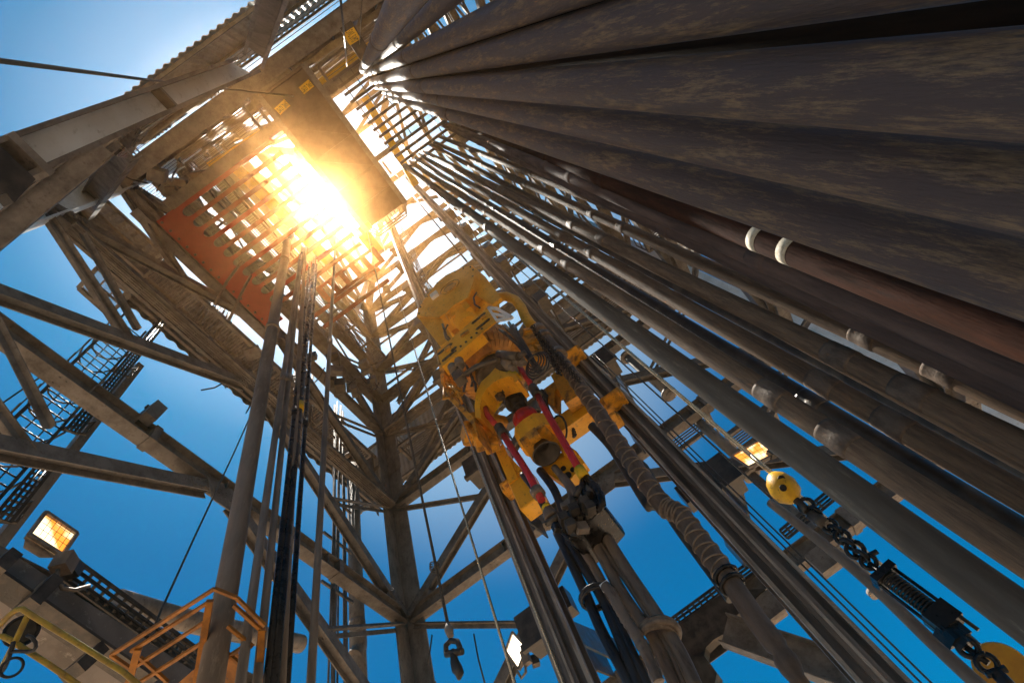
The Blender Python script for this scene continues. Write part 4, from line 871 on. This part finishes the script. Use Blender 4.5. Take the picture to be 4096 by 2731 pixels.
m = MB(); m.tube(PL('g', [(1360, 1370), (1345, 1430), (1350, 1490), (1320, 1530), (1290, 1480)], Y=10.4), .03, 8); m.block(P('g', 1350, 1390, Y=10.4), .16, .14, .3); tag(m.build('junction_box', 'grate'), 'cable gland box and looped cable by the white floodlight', 'junction box')
m = MB(); m.tube(PL('d', [(390, 770), (385, 860), (420, 930), (500, 940), (600, 910)], X=-7.1), .03, 8); m.block(P('d', 430, 760, X=-7.1), .22, .22, .26, .5); tag(m.build('junction_box', 'mud'), 'gland box with looped cable below the amber floodlight at lower left', 'junction box')

# ------------------------------------------------------------------ heavy girder bottom left, cable ladders, tubes
T = thing('lower_girder', 'heavy mottled box girder crossing the lower left corner under the floodlight', 'steel beam', P('d', 600, 1100, X=-7.2))
a, b = P('d', -60, 600, X=-7.2), P('d', 1420, 1560, X=-7.2)
a2, b2 = P('d', -60, 900, X=-7.2), P('d', 1050, 1640, X=-7.2)
m = MB(); m.poly([a, b, b2, a2], (-.5, 0, 0)); m.build('box', 'darkleg', T)
m = MB(); m.bar(P('d', -40, 870, X=-7.05), P('d', 1000, 1580, X=-7.05), .34, .04, (0, 0, 1)); m.build('flange', 'dark', T)
for p, q in (((340, 890), (170, 1060)), ((60, 720), (-60, 830)), ((650, 1350), (480, 1500))):
    m = MB(); m.bar(P('d', *p, X=-6.9), P('d', *q, X=-6.9), .3, .16); m.build('cross_stub', 'dark', T)
def cladder(r, pts, label, w=.3, **k):
    T = thing('cable_ladder', label, 'cable tray', P(r, *pts[0], **k)); a, b = P(r, *pts[0], **k), P(r, *pts[1], **k)
    u = (b - a).normalized(); L = (b - a).length; pv = (a + b).normalized(); s = u.cross(pv).normalized() * w / 2
    m = MB(); m.bar(a + s, b + s, .03, .06); m.bar(a - s, b - s, .03, .06); m.build('side_rail', 'dark', T)
    m = MB(); n = int(L / .16)
    for i in range(n): m = MB(); m.bar(a + u * .16 * i - s, a + u * .16 * i + s, .05, .02); m.build('rung', 'dark', T)
    m = MB(); m.tube([a + s * .3, b + s * .3], .03, 6); m.tube([a - s * .4, b - s * .4], .025, 6); m.build('cable', 'hose', T)
cladder('d', ((455, 790), (1330, 1420)), 'black cable ladder along the upper edge of the lower left girder', .26, X=-7.4)
cladder('k', ((110, 1120), (630, 740)), 'cable ladder on the back girder right of the brown hoses', .22, Y=12.3)
cladder('k', ((840, 530), (1130, 290)), 'cable ladder on the back girder near the overhaul ball', .22, Y=12.3)
cladder('d', ((10, 470), (360, 40)), 'cable tray at the far left edge beside the caged ladder', .25, X=-9.2)
cladder('c', ((480, 1390), (1100, 640)), 'long cable tray climbing behind the left braces', .22, X=-9.2)
hose('handling_tube', 'horizontal brown tube passing behind the orange basket', PL('d', [(780, 1010), (1350, 1165), (2020, 1300)], X=-8.3), .2, 'leg', 'pipe')
# bottom right heavy bracket of the back girder
T = thing('girder_bracket', 'dark heavy bracket plate with a rounded cutout at bottom right', 'bracket', P('k', 300, 1450, Y=12))
m = MB(); m.poly(PL('k', [(100, 1140), (480, 880), (720, 870), (500, 1080), (470, 1150), (400, 1190), (350, 1240), (340, 1300), (200, 1320)], Y=12.0), (0, .3, 0)); m.build('plate', 'dark', T)
m = MB(); m.poly(PL('k', [(200, 1290), (340, 1290), (420, 1400), (400, 1500), (250, 1500)], Y=11.9), (0, .4, 0)); m.build('post', 'dark', T)
m = MB(); a, b = P('k', 470, 1130, Y=11.9), P('k', 1300, 1420, Y=11.9); m.ibeam(a, b, .6, .4, .03, (0, 0, 1)); m.build('arm', 'steel', T)
for c, lb in (((1100, 690), 'square hanger plate under the back girder beside the chain'), ((740, 1000), 'square hanger plate under the back girder near the bottom, left of the wires')): m = MB(); m.block(P('k', *c, Y=12.2), .55, .3, .5); tag(m.build('hanger_plate', 'steel'), lb, 'plate')
def vpipe(r, x, y, Y, z0, z1, r_, mm, label, name='riser_pipe', X=None):
    p = P(r, x, y, X=X) if X is not None else P(r, x, y, Y=Y)
    m = MB(); m.tube([(p.x, p.y, z0), (p.x, p.y, z1)], r_, 16)
    for z in (z0 + .05, z1 - .1): m.tube([(p.x, p.y, z), (p.x, p.y, z + .12)], r_ * 1.8, 16)
    return tag(m.build(name, mm), label, 'pipe')
vpipe('x', 820, 440, 13.0, 13.3, 16.5, .16, 'leg', 'short flanged riser pipe seen through the gap right of the right rail')
vpipe('x', 1210, 800, 13.0, 9.4, 12.1, .16, 'leg', 'teal topped riser pipe above the amber floodlight at the right')
vpipe('k', 900, 390, 12.9, 5.0, 9.0, .14, 'leg', 'brown riser pipe behind the chain at lower right')
vpipe('g', 215, 1150, None, 8.4, 20, .24, 'leg', 'tall fat riser pipe left of the corner leg', X=-8.9)
hose('riser_elbow', 'elbow at the foot of the fat riser pipe', PL('g', [(215, 1150), (225, 1300), (215, 1370), (195, 1400)], X=-8.9), .25, 'leg', 'pipe')
m = MB(); m.tube(PL('s', [(1840, 120), (1790, 330), (1690, 620), (1600, 860), (1510, 1090)], Y=11.5), .22, 16); tag(m.build('vent_pipe', 'lightsteel'), 'pale pipe leaning down to the corner leg under the crown', 'pipe')

# ------------------------------------------------------------------ outside ladders, stair tower and cladding (left)
def cageladder(p0, p1, label, hoops=10, w=.55, group=None):
    T = thing('caged_ladder', label, 'ladder', p0, group); u = (p1 - p0).normalized(); L = (p1 - p0).length
    s = V3((0, 1, 0)) * w / 2; o = V3((1, 0, 0))
    m = MB()
    for k in (-1, 1): m = MB(); m.bar(p0 + s * k, p1 + s * k, .06); m.build('stringer', 'dark', T)
    for i in range(int(L / .3)): m = MB(); m.tube([p0 + u * .3 * i - s, p0 + u * .3 * i + s], .02, 6); m.build('rung', 'dark', T)
    m = MB(); n = int(L / .9)
    for i in range(n + 1):
        c = p0 + u * .9 * i; m.tube([c + s * 1.0 * math.cos(PI * k / 8) * 1.3 - o * .8 * math.sin(PI * k / 8) for k in range(9)], .025, 6)
    for k in (1, 2.5, 4, 5.5, 7): 
        d_ = s * 1.3 * math.cos(PI * k / 8) - o * .8 * math.sin(PI * k / 8); m.bar(p0 + d_, p1 + d_, .03)
    m.build('cage', 'dark', T)
    m = MB()
    for i in range(0, int(L), 3):
        m = MB(); c = p0 + u * i; m.tube([c + s * 1.0, c + s * 2.2 + u * .3, c + s * 2.2 + u * .9, c + s], .035, 6); m.build('side_loop', 'dark', T)
a = P('c', 500, 1080, X=-9.6)
cageladder(V3((a.x, a.y, 3.5)), V3((a.x, a.y, 18.4)), 'long caged ladder climbing at the far left behind the braces', w=.8)
a = P('d', 40, 560, X=-9.9)
m = MB(); m.bar((a.x, a.y, 4), (a.x, a.y, 17), .3, .2); tag(m.build('ladder_post', 'leg'), 'pale mottled post beside the caged ladder at the far left', 'post')
T = thing('ladder_platform', 'small mesh platform at the head of the caged ladder, against blue sky', 'platform', P('w', 230, 540, X=-9.8))
c = PL('w', [(30, 490), (265, 700), (440, 540), (180, 330)], Z=18.2)
m = MB()
for i in range(4): m.bar(c[i], c[(i + 1) % 4], .12, .16)
for t in (.33, .66): m.bar(c[0].lerp(c[1], t), c[3].lerp(c[2], t), .05, .08)
m.bar(c[0].lerp(c[3], .5), c[1].lerp(c[2], .5), .05, .08); m.build('frame', 'steel', T)
m = MB()
for i in range(40): m.bar(c[0].lerp(c[1], i / 40), c[3].lerp(c[2], i / 40), .012, .03)
m.build('grating', 'grate', T)
# ribbed cladding bands
def ribwall(p0, p1, z0, z1, nrm, label, mm='cream', pitch=.28, amp=.05):
    m = MB(); p0, p1 = V3(p0), V3(p1); u = (p1 - p0).normalized(); L = (p1 - p0).length; n = int(L / pitch) * 4; nrm = V3(nrm); pr = []
    for i in range(n + 1):
        k = i % 4; pr.append(p0 + u * L * i / n + nrm * (amp if k in (1, 2) else 0))
    vs = [V3((q.x, q.y, z0)) for q in pr] + [V3((q.x, q.y, z1)) for q in pr]; N_ = len(pr)
    vs += [v + nrm * -.02 for v in vs]
    m.add(vs, [(i, i + 1, N_ + i + 1, N_ + i) for i in range(N_ - 1)] + [(2 * N_ + i + 1, 2 * N_ + i, 3 * N_ + i, 3 * N_ + i + 1) for i in range(N_ - 1)] + [(i, 2 * N_ + i, 2 * N_ + i + 1, i + 1) for i in range(N_ - 1)])
    T = thing('wind_wall', label, 'wind wall', (p0 + p1) / 2 + V3((0, 0, z0))); m.build('cladding', mm, T)
    for z in (z0 + .25, (z0 + z1) / 2, z1 - .25): m = MB(); m.bar(V3((p0.x, p0.y, z)) + nrm * .13, V3((p1.x, p1.y, z)) + nrm * .13, .1, .14); m.build('rail', 'steel', T)
ribwall((-11, 14.2, 0), (9.5, 14.2, 0), 20.3, 25.0, (0, -1, 0), 'ribbed cream wind wall behind the back face, lower edge scalloped against the sky')
ribwall((-9.75, .6, 0), (-9.75, 14.2, 0), 19.3, 24.0, (1, 0, 0), 'ribbed brown wind wall outside the left face beyond the orange fingerboard', 'steel', .5, .06)
ribwall((-9.75, -2.4, 0), (-9.75, .6, 0), 21.3, 24.6, (1, 0, 0), 'short ribbed wind wall panel behind the left corner joint', 'steel', .5, .06)
ribwall((-10.2, -3.6, 0), (9.5, -3.6, 0), 19.4, 27.5, (0, 1, 0), 'ribbed wind wall behind the header girder, notched edge against the pale sky')
ribwall((9.5, -3.6, 0), (9.5, 14.2, 0), 20.3, 25.0, (-1, 0, 0), 'ribbed wind wall on the right side behind the pipes')
# clutter platforms between left face and cladding
def platform(label, x0, x1, y0, y1, z, mm='grate', step=.12):
    T = thing('service_platform', label, 'platform', ((x0 + x1) / 2, (y0 + y1) / 2, z)); m = MB()
    for i in range(int((y1 - y0) / step)): m.bar((x0, y0 + i * step, z), (x1, y0 + i * step, z), .02, .05)
    m.build('grating', mm, T); m = MB()
    for x in (x0, x1): m.bar((x, y0, z - .05), (x, y1, z - .05), .12, .2)
    n = int((y1 - y0) / 1.5) + 1
    for i in range(n + 1): y = y0 + (y1 - y0) * i / n; m.bar((x0, y, z - .06), (x1, y, z - .06), .1, .16)
    m.build('frame', 'steel', T); m = MB()
    for zz in (.55, 1.1): m.tube([(x0, y0, z + zz), (x0, y1, z + zz)], .03, 6)
    for i in range(n + 1): y = y0 + (y1 - y0) * i / n; m.tube([(x0, y, z), (x0, y, z + 1.1)], .03, 6)
    m.build('handrail', 'steel', T)
platform('grated service platform outside the left face below the orange plate', -9.7, -8.4, .6, 12, 20.6)
platform('grated service platform along the back face below the wind wall', -7.5, 7, 13.0, 14.0, 21.4)
platform('grated walkway behind the v-door girder', -7.5, 7, -3.5, -2.7, 23.8)
platform('grated platform on the right side behind the racked pipes', 7.6, 9.3, 0, 12, 20.6)
platform('upper grated platform on the left face near the tray level', -7.6, -6.8, -1.5, 12, 29.2)
platform('upper grated platform behind the orange fingers', -6.6, -2.8, -1.7, -.9, 25.4)
platform('small grated platform behind the dark fingers', .2, 3.2, -1.7, -.9, 25.4)
platform('service platform past the right rail, seen through the gaps', 2.3, 3.8, 13, 13.9, 12.0)
platform('second service platform past the right rail, lower', 3.6, 5.2, 13, 13.9, 10.6)
platform('grated deck in the corner between the deep girder and the left wind wall', -9.0, -3.2, -3.5, -.75, 25.0, step=.1)
platform('narrow grated catwalk over the outer ends of the orange fingers', -7.6, -6.4, -.6, 6.5, 24.4, step=.14)
random.seed(21)
for i, (x, y, z, lb) in enumerate(((-6.3, -1.2, 22.2, 'dark winch and hoses hanging behind the first orange finger'), (-7.4, 7.6, 21.2, 'cluster of boxes and pipes under the left wind wall'), (-7.5, 10.4, 24.6, 'cluster of boxes beside the upper corner leg'), (-9.2, 5.2, 19.8, 'grey cabinet cluster below the left service platform'))):
    T = thing('equipment_cluster', lb, 'equipment', (x, y, z))
    for k in range(7):
        m = MB(); m.block((x + random.uniform(-.7, .7), y + random.uniform(-.9, .9), z + random.uniform(-.5, .7)), random.uniform(.2, .6), random.uniform(.2, .6), random.uniform(.2, .7), random.random()); m.build('box', random.choice(('grate', 'dark', 'steel')), T, .02)
    for k in range(9):
        a = V3((x + random.uniform(-1, 1), y + random.uniform(-1, 1), z + random.uniform(-.6, .6))); b = a + V3((random.uniform(-.9, .9), random.uniform(-.9, .9), random.uniform(-1, .4)))
        m = MB(); m.tube([a, a.lerp(b, .5) + V3((0, 0, -.25)), b], .03, 6); m.build('hose', 'hose', T)
for (x0, y0, x1, y1, z, lb) in ((-7.75, -1.5, -7.75, 12.2, 16.6, 'cable tray slung under the left face girder, lower'), (-7.6, 12.3, 6.8, 12.3, 25.25, 'cable tray slung under the mid height back girder'), (-7.65, -1.5, -7.65, 12.2, 25.25, 'cable tray slung under the mid height left girder'), (-7.6, 12.3, 6.8, 12.3, 21.95, 'cable tray on the back face below the wind wall')):
    T = thing('cable_tray', lb, 'cable tray', ((x0 + x1) / 2, (y0 + y1) / 2, z)); a, b = V3((x0, y0, z)), V3((x1, y1, z)); u = (b - a).normalized(); sd_ = V3((-u.y, u.x, 0))
    for k in (-.2, .2): m = MB(); m.bar(a + sd_ * k, b + sd_ * k, .03, .1); m.build('side_rail', 'grate', T)
    m = MB()
    for k in range(5): m.tube([a + sd_ * (-.14 + .07 * k) + u * (b - a).length * j / 12 + V3((0, 0, random.uniform(-.03, .03))) for j in range(13)], .024, 6)
    for k in range(int((b - a).length / .45)): m.bar(a + u * .45 * k - sd_ * .2, a + u * .45 * k + sd_ * .2, .04, .03)
    m.build('cables', 'grate', T)
for k_, ((r, x, y), (r2, x2, y2), lb) in enumerate(((('c', -30, 640), ('c', 340, 1370), 'angle strut crossing the far left edge between two long braces'), (('w', 60, 80), ('w', 490, 830), 'angle strut hanging from the left corner joint in front of the mesh platform'), (('w', 590, 0), ('w', 840, 400), 'short angle strut just below the corner of the orange plate'))):
    m = MB(); a, b = P(r, x, y, X=-7.6), P(r2, x2, y2, X=-7.6); m.angle(a, b, .14, .02, (1, 0, 0)); tag(m.build('angle_strut', 'steel'), lb, 'steel beam')
T = thing('beam_clamp', 'bolted clamp band round the long left girder above the caged ladder', 'clamp', P('c', 985, 1290, X=-7.7)); a, b = P('c', 950, 1262, X=-7.95), P('c', 1020, 1322, X=-7.95)
m = MB(); m.bar(a, b, .62, .66); m.build('band', 'steel', T)
for k in (-1, 1): m = MB(); m.block((a + b) / 2 + V3((0, 0, .34 * k)), .1, .3, .07); m.build('flange', 'dark', T)
# upper cross beams over the fingers: light shows between them
UG = 'cross beams above the orange fingers'
lbs = ['nearest the left wind wall', 'second from the left', 'third from the left', 'nearest the walkway']
for i in range(4):
    x = -7.3 + i * .85; m = MB(); m.ibeam((x, -1.9, 30.2), (x, 6.8, 30.2), .35, .35, .04); tag(m.build('cross_beam', 'cream'), 'pale cross beam seen through the orange fingers, ' + lbs[i], 'steel beam', UG)  # cream colour stands in for sunlight on these beams
# small pipe clutter on the left service side
random.seed(11)
for i, lb in enumerate(('bundle of thin conduits behind the upper left braces', 'bundle of conduits rising left of the corner leg', 'bundle of conduits behind the lines by the standpipe')):
    x, y, z0, z1, n = ((-9.0, 2.6, 19.6, 24, 9), (-8.7, 9.7, -1.6, 23, 7), (-8.8, 7.2, 17.6, 24, 10))[i]
    m = MB()
    for k in range(n):
        yy = y + k * .17 + random.uniform(-.05, .05); m.tube([(x + random.uniform(-.3, .2), yy, z0 + random.random()), (x + random.uniform(-.3, .2), yy, z1)], random.choice((.03, .045, .06)), 6)
    for z in range(int(z0) + 1, int(z1), 2): m.bar((x, y - .2, z), (x, y + n * .17, z), .06, .1)
    tag(m.build('conduit_bundle', 'grate' if i != 1 else 'steel'), lb, 'conduit')
for i, (r, x, y, lb) in enumerate((('s', 1165, 1290, 'grey speaker lamp unit on a post left of the lone steel pole'), ('s', 1900, 760, 'small lamp box high up above the corner leg'))):
    p = P(r, x, y, Y=9 if i == 0 else 12.0); T = thing('lamp_unit', lb, 'lamp', p)
    m = MB(); m.block(p, .6, .5, .5, .5); m.build('box', 'grate', T, .03); m = MB(); m.tube([p, p + V3((0, 0, 1.6))], .06, 8)
    for k in range(5): m.ring(p + V3((0, 0, .35 + k * .14)), (0, 0, 1), .24, .025, 12, 5)
    m.build('guard', 'lightsteel', T)

# ------------------------------------------------------------------ yellow handrail and orange basket, bottom left
def hrail(r, segs, rad, mm, name, label, **k):
    T = thing(name, label, 'railing', P(r, *segs[0][0], **k))
    for s in segs:
        m = MB(); m.tube(PL(r, s, **k), rad, 12); m.build('rail_tube', mm, T)
hrail('d', [[(-60, 1230), (60, 1110), (110, 1070), (150, 1065), (200, 1100), (480, 1270), (830, 1490), (960, 1600)], [(190, 1100), (100, 1290), (-40, 1560)], [(-40, 1250), (20, 1250), (70, 1275), (330, 1440), (560, 1600)]],
      .017, 'mustard', 'handrail', 'yellow tubular handrail in the bottom left corner', D=3.2)
T = thing('hand_lamp', 'round dark lamp with curling black cord clipped behind the yellow handrail post', 'lamp', P('d', 150, 1215, D=3.3))
p = P('d', 145, 1215, D=3.3); v = p.normalized(); m = MB(); m.lathe(p + v * .1, p, [(0, .05), (.5, .09), (.9, .09), (1, .07)], 18); m.build('body', 'dark', T)
m = MB(); m.ring(p, v, .085, .01, 18, 6); m.build('bezel', 'black', T)
m = MB(); m.tube(PL('d', [(180, 1240), (215, 1258), (238, 1290), (240, 1320), (225, 1345), (190, 1352), (130, 1350), (80, 1352)], D=3.15), .011, 8); m.build('cord', 'hose', T)
m = MB(); m.tube(PL('d', [(90, 1290), (60, 1390), (30, 1460), (0, 1500), (-40, 1540)], D=3.15), .013, 8); m.build('cord', 'hose', T)
m = MB(); m.ring(P('d', 80, 1458, D=3.1), P('d', 80, 1458, D=1), .05, .009, 20, 6); m.build('cord_loop', 'hose', T)
T = thing('work_basket', 'orange yellow work basket with angled rails behind the standpipe at the bottom edge', 'work basket', P('d', 1200, 1540, D=5.2))
ob = 5.6
def bt(name, segs, th, mm='basket', dd=ob):
    m = MB()
    for s in segs: 
        q = [P('d', *p, D=dd) for p in s]
        for i in range(len(q) - 1): m.bar(q[i], q[i + 1], th, th)
    m.build(name, mm, T)
bt('top_rail', [[(745, 1375), (1440, 930), (1590, 990), (1780, 1180)], [(1570, 1040), (1780, 1230)]], .036)
bt('mid_rail', [[(880, 1350), (1400, 1020)], [(880, 1470), (1380, 1150)], [(920, 1570), (1360, 1290)], [(745, 1375), (870, 1460)], [(940, 1390), (1130, 1560)], [(1530, 1180), (1700, 1320)], [(1510, 1400), (1680, 1290)], [(1500, 1340), (1650, 1470)]], .034)
bt('post', [[(930, 1330), (850, 1620)], [(1410, 1010), (1310, 1620)], [(1760, 1200), (1740, 1620)]], .07)
m = MB(); m.poly([P('d', *p, D=ob + .1) for p in [(1130, 1620), (1340, 1440), (1600, 1340), (1640, 1620)]], P('d', 1400, 1500, D=.05)); m.build('toe_plate', 'basket', T)
# signs on the lifting beams
T = thing('lifting_beam', 'dark lifting beam with yellow plate reading SWL 5 MT above the thick collars\' tops', 'lifting beam', P('b', 685, 245, Z=ZF - .4))
plate_sign('SWL 5 MT', 'b', (660, 205), (708, 285), .42, T, dict(Z=ZF - .6))
m = MB(); m.bar(P('b', 640, 170, Z=ZF - .4), P('b', 790, 400, Z=ZF - .4), .45, .3); m.build('beam', 'dark', T)
# atmosphere
M['haze'] = bpy.data.materials.new('haze'); M['haze'].use_nodes = True; t = M['haze'].node_tree; t.nodes.clear()
vo = N(t, 'ShaderNodeVolumePrincipled'); vo.inputs['Color'].default_value = (1, .52, .18, 1); vo.inputs['Density'].default_value = .0018; vo.inputs['Anisotropy'].default_value = .93
mo = N(t, 'ShaderNodeOutputMaterial'); t.links.new(vo.outputs[0], mo.inputs['Volume'])
m = MB(); m.block((-.4, 5.15, 24.1), 42, 42, 53.6); hz = m.build('haze', 'haze'); hz['kind'] = 'stuff'; hz['label'] = 'warm sunlit haze filling the tower'; hz['category'] = 'haze'

# ------------------------------------------------------------------ lift everything so that the drill floor lies at z = 0
for o in list(sc.objects):
    if o.parent is None:
        o.location.z += 1.6
        if o.type in ('MESH', 'EMPTY') and 'kind' not in o.keys(): o['kind'] = 'thing'
    if '_o' in o.keys(): del o['_o']
